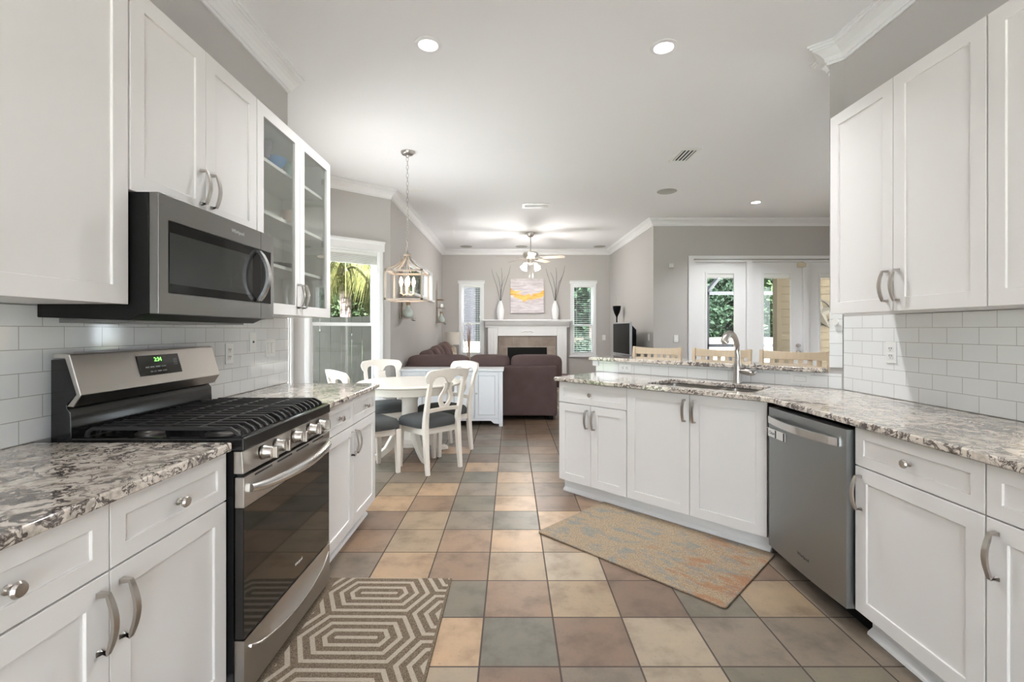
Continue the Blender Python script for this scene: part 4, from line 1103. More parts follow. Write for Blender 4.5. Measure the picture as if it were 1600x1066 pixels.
# ------------------------------------------------------------------ dining table and chairs
TX, TY = -1.05, 4.85
dt = thing('dining_table', 'round cream pedestal dining table in the nook', 'table', (TX, TY, 0), R(-10))
MB().lathe([(0, 0.728), (0.50, 0.728), (0.52, 0.732), (0.53, 0.742), (0.53, 0.752), (0.52, 0.760), (0, 0.760)], 64, cap=False).build('tabletop', table_white, dt, smooth=35)
MB().lathe([(0.44, 0.650), (0.455, 0.655), (0.455, 0.7275), (0.40, 0.7275), (0.40, 0.650), (0.44, 0.650)], 64, cap=False).build('apron', table_white, dt, smooth=35)
MB().lathe([(0.13, 0.10), (0.13, 0.14), (0.095, 0.17), (0.085, 0.21), (0.08, 0.55), (0.09, 0.60), (0.12, 0.63), (0.13, 0.648), (0.13, 0.7275)], 28).build('column', table_white, dt, smooth=35)
for k in range(4):
    f = MB()
    out = [(0.09, 0.30), (0.14, 0.29), (0.20, 0.22), (0.27, 0.11), (0.35, 0.055), (0.41, 0.05), (0.43, 0.03), (0.43, 0.0), (0.35, 0.0), (0.30, 0.02), (0.22, 0.07), (0.15, 0.13), (0.09, 0.14)]
    f.prism(out, lambda p, q, a: (p, a, q), -0.028, 0.028); f.xform(Matrix.Rotation(R(45+90*k), 4, 'Z'))
    f.build('foot', table_white, dt, bevel=0.006)

def chair_parts(r):
    # chair faces local +y; its back leans to -y
    def bk(x, z, off=0.0):      # point on the curved, raked back plane
        y = -0.205 - (max(0, z-0.44)*0.17 + max(0, z-0.72)*0.10) - 0.030*(1-(x/0.22)**2)*min(1, max(0, (z-0.5)/0.3)) + off
        return (x, y, z)
    # seat cushion in a grey slip cover
    b = MB(); outl = []
    for i in range(40):
        a = 2*math.pi*i/40; sg = lambda v: math.copysign(abs(v)**0.45, v)
        x = sg(math.cos(a)); y = sg(math.sin(a)); outl.append((x*(0.225 + 0.018*y), y*0.215))
    rings = []
    for s, z in ((0.90, 0.400), (0.995, 0.406), (1.01, 0.43), (1.0, 0.455), (0.93, 0.478), (0.75, 0.492), (0.4, 0.498)):
        rings.append([b.bm.verts.new((p*s, q*s, z)) for p, q in outl])
    for a, c in zip(rings, rings[1:]):
        for i in range(40): b.face([a[i], a[(i+1) % 40], c[(i+1) % 40], c[i]])
    b.face(rings[0][::-1]); b.face(rings[-1])
    b.build('seat', 'seat_cloth', r, smooth=60)
    fr = MB().box(-0.195, 0.195, -0.185, 0.19, 0.345, 0.399); fr.build('seat_rail', chair_white, r, bevel=0.004)
    for s in (-1, 1):
        l = MB(); l.bar([(s*0.196, 0.182, 0.0), (s*0.194, 0.18, 0.20), (s*0.194, 0.178, 0.3985)], [0.034, 0.043, 0.050], [0.034, 0.043, 0.050], up=(0, 1, 0)); l.build('front_leg', chair_white, r, bevel=0.004)
        p = [(s*0.185, -0.245, 0.0), (s*0.185, -0.222, 0.20), (s*0.183, -0.205, 0.42), (s*0.183, -0.212, 0.50)] + [bk(s*0.186, z) for z in (0.60, 0.72, 0.80, 0.86, 0.90)]
        l = MB(); l.bar(p, [0.034, 0.041, 0.047, 0.046, 0.042, 0.040, 0.038, 0.036, 0.032], [0.034, 0.041, 0.046, 0.042, 0.036, 0.032, 0.029, 0.026, 0.022], up=(0, 1, 0)); l.build('rear_leg', chair_white, r, bevel=0.004)
    def slabpoly(strips, t0, t1):
        """strips = columns of (x, z_low, z_high): a curved board"""
        m = MB(); V = m.bm.verts.new; cols = []
        for x, a, c in strips: cols.append([V(bk(x, a, t0)), V(bk(x, c, t0)), V(bk(x, c, t1)), V(bk(x, a, t1))])
        for p, q in zip(cols, cols[1:]):
            for k in range(4): m.face([p[k], q[k], q[(k+1) % 4], p[(k+1) % 4]])
        m.face(cols[0]); m.face(cols[-1][::-1]); return m
    # crest rail: round ends, arches between the posts and the splat
    st = []; N = 40; W = 0.238
    for i in range(N+1):
        x = -W + 2*W*i/N; u = abs(x)/W
        hi = 0.945 - 0.020*u*u
        if u > 0.86: hi -= 0.040*((u-0.86)/0.14)**2
        if u > 0.66: lo = 0.815 + (0.060*((u-0.86)/0.14)**2 if u > 0.86 else 0.0) + (0.045*((0.72-u)/0.06) if u < 0.72 else 0)
        elif u > 0.20: lo = 0.860 + 0.014*math.sin(math.pi*(u-0.20)/0.46)
        else: lo = 0.860 - 0.050*math.cos(math.pi/2*u/0.20)
        st.append((x, lo, hi))
    slabpoly(st, -0.013, 0.013).build('crest_rail', chair_white, r, bevel=0.004)
    slabpoly([(x, 0.545+0.008*(1-(x/0.17)**2), 0.582+0.008*(1-(x/0.17)**2)) for x in [-0.17+0.034*i for i in range(11)]], -0.010, 0.010).build('back_rail', chair_white, r, bevel=0.003)
    # pierced splat
    sp = MB(); V = sp.bm.verts.new; zs = [0.580+0.0125*i for i in range(19)] + [0.812]
    def hw(z):
        t = (z-0.58)/0.232
        return 0.046 + 0.032*math.sin(math.pi*min(1, max(0, (t-0.02)/0.72)))**1.3 if t < 0.74 else 0.046 - 0.004*math.sin(math.pi*(t-0.74)/0.26)
    def hole(z):
        t = (z-0.612)/0.13
        return 0.0 if t <= 0 or t >= 1 else 0.040*math.sin(math.pi*t)**0.75*(1.15-0.35*t)
    for side in (-1, 1):
        pr = None
        for z in zs:
            o_, i_ = hw(z)*side, hole(z)*side
            c = [V(bk(o_, z, -0.008)), V(bk(i_, z, -0.008)), V(bk(i_, z, 0.008)), V(bk(o_, z, 0.008))]
            if pr:
                for k in range(4): sp.face([pr[k], c[k], c[(k+1) % 4], pr[(k+1) % 4]])
            pr = c
    bmesh.ops.remove_doubles(sp.bm, verts=sp.bm.verts[:], dist=0.0004)
    sp.build('splat', chair_white, r, smooth=35)
def yaw(fx, fy): return math.atan2(fy, fx) - math.pi/2
ch0 = thing('dining_chair', 'cream dining chair with its pierced back to the camera, front right of the round table', 'chair', (0, 0, 0), 0, 'dining chairs around the round table')
chair_parts(ch0)
spots = [((-0.630, 4.295), (-0.717, 0.697), None), ((-0.58, 5.17), (-0.72, -0.69), 'cream dining chair right of the table, partly behind the front chair, before the white sideboard'),
         ((-1.47, 5.40), (0.52, -0.85), 'cream dining chair behind the round table, its back against the nook window'),
         ((-1.45, 4.12), (0.75, 0.66), 'cream dining chair at the left, mostly hidden by the granite counter end')]
for i, ((bx, by), (fx, fy), lb) in enumerate(spots):
    c = ch0 if i == 0 else copy_tree(ch0)
    n = math.hypot(fx, fy); c.location = (bx+fx/n*0.215, by+fy/n*0.215, 0); c.rotation_euler = (0, 0, yaw(fx, fy))
    if lb: c['label'] = lb

# pendant lantern over the table
PX, PY = -1.05, 4.74
pn = thing('pendant_lantern', 'weathered wood lantern pendant hanging over the round dining table', 'pendant light', (PX, PY, 0))
MB().lathe([(0.066, CEIL-0.001), (0.066, CEIL-0.012), (0.055, CEIL-0.030), (0.02, CEIL-0.038), (0.012, CEIL-0.06), (0, CEIL-0.06)], 24).build('canopy', nickel, pn, smooth=40)
b = MB(); z = CEIL-0.055; k = 0
while z > 2.085:
    pts = []
    for i in range(11):
        a = 2*math.pi*i/10; u = 0.011*math.cos(a); v = 0.024*math.sin(a)
        pts.append((u, 0, z-0.022+v) if k % 2 == 0 else (0, u, z-0.022+v))
    b.tube(pts, 0.0026, 5, cap=False); z -= 0.041; k += 1
b.build('chain', nickel, pn, smooth=60)
za, zb = 1.590, 1.872; hw_ = 0.178; s_ = 0.009
b = MB()
for z in (za, zb):
    for sx in (-1, 1):
        b.box(sx*hw_-s_, sx*hw_+s_, -hw_-s_, hw_+s_, z-s_, z+s_); b.box(-hw_-s_, hw_+s_, sx*hw_-s_, sx*hw_+s_, z-s_+0.0003, z+s_-0.0003)
for sx in (-1, 1):
    for sy in (-1, 1): b.box(sx*hw_-s_+0.0004, sx*hw_+s_-0.0004, sy*hw_-s_+0.0004, sy*hw_+s_-0.0004, za, zb)
b.build('cage', 'weathered_wood', pn)
for sx, sy in ((-1, -1), (1, -1), (1, 1), (-1, 1), (0, -1), (0, 1), (-1, 0), (1, 0)):
    pts = []
    for i in range(9):
        t = i/8; rr_ = hw_*((1-t)**2.1)*0.94 + 0.018; pts.append((sx*rr_, sy*rr_, zb+0.006+0.175*t))
    MB().tube(pts, 0.007 if sx and sy else 0.005, 6).build('roof_rib', 'weathered_wood', pn, smooth=60)
MB().lathe([(0.035, 2.035), (0.04, 2.043), (0.035, 2.055), (0.012, 2.06), (0.008, 2.085), (0, 2.086)], 16).build('finial', 'weathered_wood', pn, smooth=40)
b = MB(); b.tube([(0, 0, 2.05), (0, 0, za+0.06)], 0.006, 8); b.build('stem', nickel, pn, smooth=60)
for i in range(4):
    a = R(20+90*i); x, y = 0.062*math.cos(a), 0.062*math.sin(a)
    c = MB(); c.tube([(0, 0, za+0.065), (x*0.6, y*0.6, za+0.05), (x, y, za+0.062)], 0.005, 6); c.lathe([(0.016, za+0.062), (0.018, za+0.066), (0.011, za+0.07), (0.011, za+0.135), (0, za+0.135)], 12, (x, y, 0))
    co = c.build('candle_sleeve', cream_plastic, pn, smooth=40)
    MB().lathe([(0.008, za+0.1355), (0.013, za+0.15), (0.019, za+0.175), (0.017, za+0.20), (0.009, za+0.225), (0, za+0.238)], 14, (x, y, 0)).build('bulb', bulb_glow, co, smooth=60)
pl_ = bpy.data.lights.new('lantern_light', 'POINT'); pl_.energy = 7*LAMP; pl_.color = (1, 0.78, 0.55); pl_.shadow_soft_size = 0.07
po = bpy.data.objects.new('lantern_light', pl_); COL.objects.link(po); po.parent = pn; po.location = (0, 0, 1.74)

# window blinds
def raised_blind(name, label, p0, p1, s0, s1, z1, drop):
    o, a, L = frame_of(p0, p1); r = thing(name, label, 'blind', (o.x, o.y, 0), a)
    MB().box(s0, s1, 0.004, 0.05, z1-0.055, z1-0.024).build('head_rail', plate_white, r)
    b = MB()
    n = int(drop/0.011)
    for i in range(n): b.box(s0+0.004, s1-0.004, 0.004, 0.046, z1-0.062-i*0.011, z1-0.0555-i*0.011)
    b.build('slat_stack', plate_white, r)
    MB().tube([(s0+0.10, 0.002, z1-0.06), (s0+0.10, 0.002, z1-0.98)], 0.0015, 5).build('cord', plate_white, r)
    MB().lathe([(0.003, 0.03), (0.008, 0.012), (0.008, 0), (0, 0)], 10, (s0+0.10, 0.002, z1-1.005)).build('tassel', plate_white, r, smooth=40)
    return r
raised_blind('window_blind', 'white slatted blind pulled up at the top of the nook window', B2, B3, 0.205, 1.005, 2.28, 0.13)
def lowered_blind(label, p0, p1, s0, s1, z0, z1, tilt, step=0.043):
    o, a, L = frame_of(p0, p1); r = thing('window_blind', label, 'blind', (o.x, o.y, 0), a)
    MB().box(s0, s1, 0.003, 0.044, z1-0.06, z1-0.024).build('head_rail', plate_white, r)
    b = MB(); z = z1-0.08; c, s = math.cos(tilt)*0.020, math.sin(tilt)*0.020
    while z > z0+0.05:
        v = [b.bm.verts.new(p) for p in ((s0+0.003, 0.024-c, z-s), (s1-0.003, 0.024-c, z-s), (s1-0.003, 0.024+c, z+s), (s0+0.003, 0.024+c, z+s), (s0+0.003, 0.024-c, z-s+0.002), (s1-0.003, 0.024-c, z-s+0.002), (s1-0.003, 0.024+c, z+s+0.002), (s0+0.003, 0.024+c, z+s+0.002))]
        for f in ((0,1,2,3), (7,6,5,4), (0,4,5,1), (1,5,6,2), (2,6,7,3), (3,7,4,0)): b.face([v[i] for i in f])
        z -= step
    b.build('slats', plate_white, r)
    MB().box(s0+0.003, s1-0.003, 0.006, 0.042, z0+0.025, z0+0.045).build('bottom_rail', plate_white, r)
    b = MB()
    for x in (s0+0.08, s1-0.08): b.tube([(x, 0.0015, z1-0.06), (x, 0.0015, z0+0.04)], 0.0016, 5)
    b.build('ladder_cords', plate_white, r)
lowered_blind('white blind with open level slats on the window left of the fireplace', LB, RB, 0.436, 0.874, 0.742, 2.308, 0.02, 0.05)
lowered_blind('white blind with tilted slats on the window right of the fireplace', LB, RB, 2.931, 3.384, 0.742, 2.308, 0.10)

# ------------------------------------------------------------------ living room
sb = thing('sideboard', 'white sideboard with four panelled doors behind the brown sofa', 'sideboard', (-1.515, 6.265, 0))
SW = 1.40
MB().box(0.012, SW-0.012, 0.018, 0.40, 0.10, 0.735).build('body', console_white, sb)
MB().box(-0.012, SW+0.012, -0.012, 0.405, 0.7355, 0.765).build('top', console_white, sb, bevel=0.006)
for s in (0, 1):
    x0 = s*(SW-0.05); MB().box(x0, x0+0.05, 0.0, 0.0175, 0.0, 0.735).build('stile', console_white, sb, bevel=0.002)
bs = MB(); o = [(0.051, 0.105), (0.051, 0.035), (0.12, 0.04), (0.16, 0.075), (SW-0.16, 0.075), (SW-0.12, 0.04), (SW-0.051, 0.035), (SW-0.051, 0.105)]
bs.prism(o, lambda p, q, a: (p, a, q), 0.003, 0.0175); bs.build('base_rail', console_white, sb)
for x in (0.03, SW-0.05):
    MB().box(x, x+0.035, 0.35, 0.39, 0.0, 0.0995).build('leg', console_white, sb)
xs = [0.055, 0.375, 0.695, 1.025, 1.345]
xs = [0.052 + (SW-0.104)*i/4 for i in range(5)]
for i in range(4):
    d = MB().shaker(xs[i]+0.006, xs[i+1]-0.006, 0.112, 0.724, -0.002, 0.0195, 0.040, 0.017).build('door', console_white, sb, bevel=0.0015)
    MB().box(xs[i]+0.055, xs[i+1]-0.055, 0.003, 0.0148, 0.161, 0.675).build('panel', console_white, d, bevel=0.003)
    kx = xs[i+1]-0.026 if i % 2 == 0 else xs[i]+0.026
    MB().lathe([(0.006, -0.002), (0.005, -0.010), (0.011, -0.016), (0.009, -0.024), (0, -0.025)], 14, (kx, -0.0005, 0.44), 'Y').build('knob', nickel, d, smooth=50)

sf = thing('sectional_sofa', 'dark brown fabric sectional sofa, its back toward the kitchen', 'sofa', (0, 0, 0))
def cush(name, c, rx, ry, rz, p=0.45, rot=None, mat_='sofa_cloth'):
    b = MB(); b.ball((0, 0, 0), rx, ry, rz, 36, 20, p)
    if rot: b.xform(rot)
    b.xform(Matrix.Translation(c)); return b.build(name, mat_, sf, smooth=180)
MB().box(-1.535, 0.66, 6.72, 7.60, 0.06, 0.42).build('base', 'sofa_cloth', sf, bevel=0.03, seg=3)
MB().box(-1.538, -0.60, 7.61, 9.45, 0.06, 0.42).build('chaise_base', 'sofa_cloth', sf, bevel=0.03, seg=3)
MB().box(-1.535, 0.652, 6.682, 6.90, 0.062, 0.775).build('back_frame', 'sofa_cloth', sf, bevel=0.025, seg=3)
MB().box(-1.538, -1.37, 6.91, 9.45, 0.43, 0.77).build('side_frame', 'sofa_cloth', sf, bevel=0.025, seg=3)
for i, (a, c) in enumerate(((-1.53, -0.615), (-0.61, -0.02), (-0.012, 0.745))):
    cush('back_cushion', ((a+c)/2, 6.955 if i < 2 else 6.95, 0.70), (c-a)/2, 0.155, 0.225, 0.35)
for i in range(3): cush('seat_cushion', (-0.45+0.55*i - 0.0, 7.36, 0.50), 0.27, 0.27, 0.09, 0.3)
for i, y in enumerate((7.25, 7.72, 8.20, 8.66, 9.12)):
    cush('side_cushion', (-1.27+0.03*(i % 2), y, 0.745+0.02*i), 0.13, 0.235, 0.24, 0.62, Matrix.Rotation(R(-16-4*(i % 2)), 4, 'Y') @ Matrix.Rotation(R(10), 4, 'Z'))
for i, y in enumerate((7.32, 7.95, 8.55, 9.12)):
    cush('seat_cushion', (-0.86, y+0.1, 0.50), 0.27, 0.27, 0.09, 0.3)
for x, y in ((-1.45, 6.78), (0.57, 6.78), (-1.45, 9.3), (-0.7, 9.3), (0.57, 7.5)):
    MB().box(x-0.03, x+0.03, y-0.03, y+0.03, 0.0, 0.0595).build('foot', black_matte, sf)
# fireplace
fp = thing('fireplace', 'white mantel fireplace with brown tile surround on the back wall', 'fireplace', (0.352, 10.499, 0))
def FB_(nm, x0, x1, d, z0, z1, m=mantel_white, bev=0.004, d0=0.0): return MB().box(x0, x1, -d, -d0, z0, z1).build(nm, m, fp, bevel=bev)
FB_('hearth_wall', -0.64, 0.64, 0.10, 0.0, 1.33, 'fireplace_tile', None)
FB_('firebox', -0.435, 0.435, 0.112, 0.0, 0.905, black_matte, None, 0.1005)
FB_('leg', -0.87, -0.655, 0.15, 0.0, 1.345); FB_('leg', 0.655, 0.87, 0.15, 0.0, 1.345)
for s in (-1, 1):
    f = MB()
    for k in range(2): f.box(s*0.7625-0.052+0.062*k, s*0.7625-0.010+0.062*k, -0.158, -0.1505, 0.14, 1.22)
    f.build('fluting', mantel_white, fp, bevel=0.003)
FB_('frieze', -0.655+0.001, 0.655-0.001, 0.145, 1.16, 1.345)
m_ = MB(); m_.prism([(0, 1.3455), (-0.165, 1.3455), (-0.165, 1.375), (-0.185, 1.385), (-0.205, 1.42), (-0.235, 1.455), (-0.245, 1.475), (-0.245, 1.485), (0, 1.485)], lambda p, q, a: (a, p, q), -0.93, 0.93); m_.build('cornice', mantel_white, fp, bevel=0.002)
FB_('shelf', -0.99, 0.99, 0.275, 1.4855, 1.520)
fb_o = MB(); fb_o.tube([(-0.13, -0.155, 1.24), (-0.06, -0.158, 1.27), (0, -0.158, 1.25), (0.06, -0.158, 1.27), (0.13, -0.155, 1.24)], 0.012, 8); fb_o.build('carved_ornament', mantel_white, fp, smooth=60)
pt = thing('abstract_painting', 'square abstract canvas with a gold streak leaning above the mantel', 'painting', (0.352, 10.46, 2.045))
MB().box(-0.375, 0.375, -0.02, 0.036, -0.382, 0.382).build('canvas', 'canvas_paint', pt, bevel=0.003)
VP = [(0.060, 0), (0.064, 0.004), (0.072, 0.06), (0.082, 0.16), (0.080, 0.22), (0.064, 0.30), (0.040, 0.37), (0.030, 0.40), (0.034, 0.415), (0.026, 0.413), (0.024, 0.39), (0, 0.36)]
for i, (x, lb) in enumerate(((-0.240, 'tall white vase on the left end of the mantel'), (0.965, 'tall white vase on the right end of the mantel'))):
    v = MB().lathe(VP, 28).build('mantel_vase', vase_white, smooth=60); v.location = (x, 10.345, 1.5205); tag(v, lb, 'vase', 'vases on the mantel')
    tw = thing('dried_twigs', 'dark dried twigs standing in the %s mantel vase' % ('left', 'right')[i], 'twigs', (x, 10.345, 1.925), 0, 'twigs in the mantel vases')
    for dx, h, bend in ((-0.20, 0.72, -0.02), (-0.10, 0.64, 0.03), (0.02, 0.74, 0.02), (0.11, 0.56, -0.02), (0.22, 0.78, 0.03)):
        if i == 1 and dx == 0.11: dx = 0.17
        MB().tube([(dx*0.03, 0, 0.0), (dx*0.30+bend, 0.01, h*0.45), (dx*0.72+bend, 0.02, h*0.8), (dx, 0.015, h)], [0.0045, 0.0045, 0.004, 0.0025], 6).build('twig', twig_dark, tw, smooth=60)

# corner by the left window: end table, lamp, branches
et = thing('end_table', 'low dark end table in the left corner under the shell lamp', 'end table', (-1.24, 9.85, 0))
MB().box(-0.22, 0.22, -0.22, 0.22, 0.56, 0.60).build('tabletop', twig_dark, et, bevel=0.004)
for sx in (-1, 1):
    for sy in (-1, 1): MB().box(sx*0.19-0.02, sx*0.19+0.02, sy*0.19-0.02, sy*0.19+0.02, 0, 0.5595).build('leg', twig_dark, et)
lm = thing('table_lamp', 'table lamp with a linen drum shade and shell base in the far left corner', 'lamp', (-1.24, 9.85, 0.6005))
MB().lathe([(0.085, 0), (0.09, 0.02), (0.095, 0.10), (0.085, 0.30), (0.06, 0.34), (0.012, 0.36), (0.012, 0.42), (0, 0.42)], 24).build('lamp_base', 'shell_mosaic', lm, smooth=50)
MB().lathe([(0.155, 0.385), (0.150, 0.645), (0.147, 0.645), (0.152, 0.385), (0.155, 0.385)], 36, cap=False).build('lamp_shade', shade_linen, lm, smooth=50)
MB().lathe([(0.03, 0.42), (0.03, 0.47), (0, 0.5)], 12).build('bulb', shade_linen, lm, smooth=50)
bv = thing('branch_vase', 'floor vase of tan and white birch branches between the shell lamp and the window', 'branches', (-0.93, 10.17, 0))
MB().lathe([(0.08, 0), (0.10, 0.05), (0.11, 0.3), (0.07, 0.5), (0.08, 0.55), (0.06, 0.54), (0, 0.3)], 24).build('vase', clay, bv, smooth=50)
rnd = random.Random(9)
for k in range(11):
    a = rnd.uniform(0, 6.28); s = rnd.uniform(0.03, 0.16); h = rnd.uniform(1.0, 1.62)
    MB().tube([(0, 0, 0.5), (s*0.3*math.cos(a)+0.01, s*0.3*math.sin(a)*0.5, 0.5+(h-0.5)*0.4), (s*math.cos(a), s*math.sin(a)*0.5, h)], [0.010, 0.008, 0.004], 6).build('branch', twig_white if k % 3 == 0 else twig_tan, bv, smooth=60)

# television and torchiere in the far right corner
ts = thing('tv_stand', 'low black television stand behind the raised bar', 'tv stand', (2.0, 8.2, 0), R(-87))
MB().box(-0.5, 0.5, -0.22, 0.22, 0.08, 0.80).build('body', black_matte, ts, bevel=0.004)
MB().box(-0.48, 0.48, -0.20, 0.20, 0.0, 0.0795).build('plinth', black_matte, ts)
tv = thing('television', 'black television with a silver rim, seen edge-on above the bar', 'television', (2.0, 8.2, 0.8005), R(-85))
MB().box(-0.46, 0.46, -0.085, -0.045, 0.06, 0.625).build('bezel', silver_plastic, tv, bevel=0.012)
MB().box(-0.435, 0.435, -0.090, -0.0852, 0.085, 0.60).build('screen', screen_black, tv, bevel=0.002)
b = MB(); b.prism([(-0.42, 0.07), (0.42, 0.07), (0.42, 0.57), (-0.42, 0.57)], lambda p, q, a: (p*(1 if a < 0 else 0.8), a, q*(1 if a < 0 else 0.85)+0.01), -0.0445, 0.07)
b.build('casing', screen_black, tv, bevel=0.01)
MB().box(-0.22, 0.22, -0.14, 0.12, 0.0, 0.0595).build('foot', silver_plastic, tv, bevel=0.006)
tl = thing('torchiere_lamp', 'black floor torchiere in the far right living room corner', 'floor lamp', (2.09, 9.3, 0))
MB().lathe([(0.13, 0), (0.13, 0.015), (0.03, 0.03), (0.014, 0.05), (0.014, 1.53), (0.02, 1.56), (0.05, 1.62), (0.075, 1.70), (0.08, 1.765), (0.074, 1.765), (0.045, 1.62), (0, 1.60)], 24).build('pole', screen_black, tl, smooth=40)
dg = thing('dried_grass', 'two thin yellow dried stems standing in the black torchiere bowl', 'dried stems', (2.09, 9.3, 1.61))
for x, h in ((-0.03, 0.44), (-0.055, 0.36)): MB().tube([(0, 0, 0), (x*0.6, 0, h*0.5), (x, 0, h)], [0.004, 0.003, 0.002], 5).build('stem', twig_white, dg, smooth=60)

# hanging oil-lamp shelves on the left living room wall
def lamp_shelf(label, y, z, turn=0.0):
    r = thing('lantern_sconce', label, 'wall decoration', (-1.556, y, z), R(90)+turn, 'lantern sconces on the left wall')
    b = MB(); b.box(-0.09, -0.055, -0.018, -0.002, -0.02, 0.66); b.build('backboard', 'weathered_wood', r)
    b = MB(); b.box(0.055, 0.09, -0.018, -0.002, -0.02, 0.66); b.build('backboard', 'weathered_wood', r)
    for zz, w in ((0.0, 0.11), (0.30, 0.10)): MB().box(-w, w, -0.19, -0.0185, zz-0.012, zz).build('shelf', 'weathered_wood', r)
    b = MB(); b.box(-0.085, 0.085, -0.15, -0.0185, 0.455, 0.475); b.build('crossbar', cork, r)
    for s in (-1, 1): MB().tube([(s*0.06, -0.012, 0.6601), (s*0.045, -0.015, 0.75), (s*0.075, -0.02, 0.86)], [0.006, 0.005, 0.003], 6).build('antler', 'weathered_wood', r, smooth=60)
    MB().lathe([(0.05, 0.0005), (0.072, 0.02), (0.075, 0.06), (0.06, 0.10), (0.03, 0.135), (0.024, 0.16), (0.024, 0.178), (0, 0.178)], 20, (0, -0.105, 0)).build('bottle', gold_glass_ware, r, smooth=60)
    MB().lathe([(0.028, 0.1785), (0.03, 0.22), (0, 0.22)], 14, (0, -0.105, 0)).build('stopper', cork, r, smooth=40)
    MB().lathe([(0.045, 0.3005), (0.05, 0.33), (0.045, 0.375), (0, 0.375)], 16, (0, -0.10, 0)).build('jar', vase_white, r, smooth=40)
    b = MB()
    for x in (-0.04, 0.05): b.tube([(x, -0.16, -0.0125), (x, -0.16, -0.03), (x, -0.185, -0.042), (x, -0.20, -0.032)], 0.004, 6)
    b.build('hooks', twig_dark, r, smooth=60)
lamp_shelf('wooden lantern shelf with a bottle on the left wall, just below the pendant', 6.60, 1.46)
lamp_shelf('wooden lantern shelf with a bottle on the left wall, farther away near the corner', 9.72, 1.45)

# ------------------------------------------------------------------ bar stools behind the raised bar
def stool_parts(r):
    # faces local +y
    def by(x, z): return -0.20 - 0.10*(z-0.66) - 0.055*(1-(x/0.235)**2)
    b = MB(); b.prism([(-0.21, -0.19), (0.21, -0.19), (0.225, 0.0), (0.21, 0.20), (-0.21, 0.20), (-0.225, 0.0)], lambda p, q, a: (p, q, a), 0.66, 0.70); b.build('seat', 'maple', r, bevel=0.01)
    for s in (-1, 1):
        MB().bar([(s*0.215, 0.20, 0), (s*0.18, 0.16, 0.6595)], 0.036, 0.036, up=(0, 1, 0)).build('front_leg', 'maple', r, bevel=0.003)
        MB().bar([(s*0.215, -0.26, 0), (s*0.205, -0.205, 0.60), (s*0.215, -0.205, 0.70), (s*0.235, by(0.235, 0.95), 0.95), (s*0.238, by(0.235, 1.125)-0.004, 1.125)], [0.036, 0.038, 0.036, 0.032, 0.026], [0.036, 0.038, 0.04, 0.042, 0.036], up=(0, 1, 0)).build('rear_leg', 'maple', r, bevel=0.003)
        MB().bar([(s*0.206, 0.17, 0.30), (s*0.208, -0.22, 0.30)], 0.02, 0.025).build('stretcher', 'maple', r)
    MB().bar([(-0.19, 0.185, 0.22), (0.19, 0.185, 0.22)], 0.022, 0.03).build('foot_rail', 'maple', r)
    for nm, z0, z1 in (('top_rail', 1.052, 1.122), ('lower_rail', 0.80, 0.845)):
        b = MB(); V = b.bm.verts.new; cols = []
        for i in range(15):
            x = -0.222 + 0.444*i/14; dz = 0.012*(1-(x/0.222)**2) if nm == 'top_rail' else 0
            cols.append([V((x, by(x, z0)-0.010, z0)), V((x, by(x, z1)-0.010, z1-dz)), V((x, by(x, z1)+0.012, z1-dz)), V((x, by(x, z0)+0.012, z0))])
        for p, q in zip(cols, cols[1:]):
            for k in range(4): b.face([p[k], q[k], q[(k+1) % 4], p[(k+1) % 4]])
        b.face(cols[0]); b.face(cols[-1][::-1]); b.build(nm, 'maple', r, bevel=0.002)
    for x in (-0.165, -0.099, -0.033, 0.033, 0.099, 0.165):
        MB().bar([(x, by(x, 0.846), 0.846), (x, by(x, 0.95), 0.95), (x, by(x, 1.0515), 1.0515)], 0.034, 0.010, up=(0, 1, 0)).build('back_slat', 'maple', r)
st0 = thing('bar_stool', 'pale wooden bar stool behind the bar, leftmost, beside the television', 'bar stool', (0, 0, 0), 0, 'bar stools behind the raised bar')
stool_parts(st0)
for i, (t, lb) in enumerate(((-3.13, None), (-2.27, 'pale wooden bar stool behind the bar, in the middle, behind the faucet'), (-1.47, 'pale wooden bar stool behind the bar, rightmost, next to the tile strip'))):
    c = st0 if i == 0 else copy_tree(st0)
    x, y = D(5.93-0.34, t); c.location = (x, y, 0); c.rotation_euler = (0, 0, yaw(-1, -1))
    if lb: c['label'] = lb

# ------------------------------------------------------------------ ceiling things
def downlight(label, x, y, power, r=0.085):
    d = thing('ceiling_downlight', label, 'downlight', (x, y, CEIL), 0, 'recessed ceiling downlights')
    MB().lathe([(r, -0.0005), (r, -0.006), (r*0.72, -0.010), (r*0.68, -0.004), (r*0.68, -0.0005)], 40, cap=False).build('trim_ring', trim_white, d, smooth=40)
    MB().lathe([(r*0.675, -0.001), (r*0.675, -0.003), (0, -0.003)], 32).build('lens', led_lens, d)
    l = bpy.data.lights.new('downlight_lamp', 'AREA'); l.shape = 'DISK'; l.size = r*1.3; l.energy = power*LAMP; l.color = (0.97, 0.98, 1.0); l.spread = R(118)
    o = bpy.data.objects.new('downlight_lamp', l); COL.objects.link(o); o.parent = d; o.location = (0, 0, -0.014)
downlight('lit recessed downlight in the kitchen ceiling above the range side', -0.524, 2.957, 34)
downlight('lit recessed downlight in the kitchen ceiling above the sink side', 0.969, 2.983, 34)
downlight('small lit downlight in the ceiling before the French doors', 3.44, 6.60, 40)
downlight('added downlight brightening the family room, unseen beyond the right cabinets', 4.9, 5.2, 50)  # extra lamp out of view, added to brighten the family room
def grille_disc(name, label, cat, x, y, r, m):
    o = MB().lathe([(r, -0.0005), (r, -0.004), (r*0.94, -0.008), (0, -0.008)], 36).build(name, m, smooth=30); o.location = (x, y, CEIL)
    return tag(o, label, cat)
grille_disc('ceiling_speaker', 'grey round speaker flush in the ceiling before the French door wall', 'speaker', 2.02, 6.09, 0.125, speaker_gray)
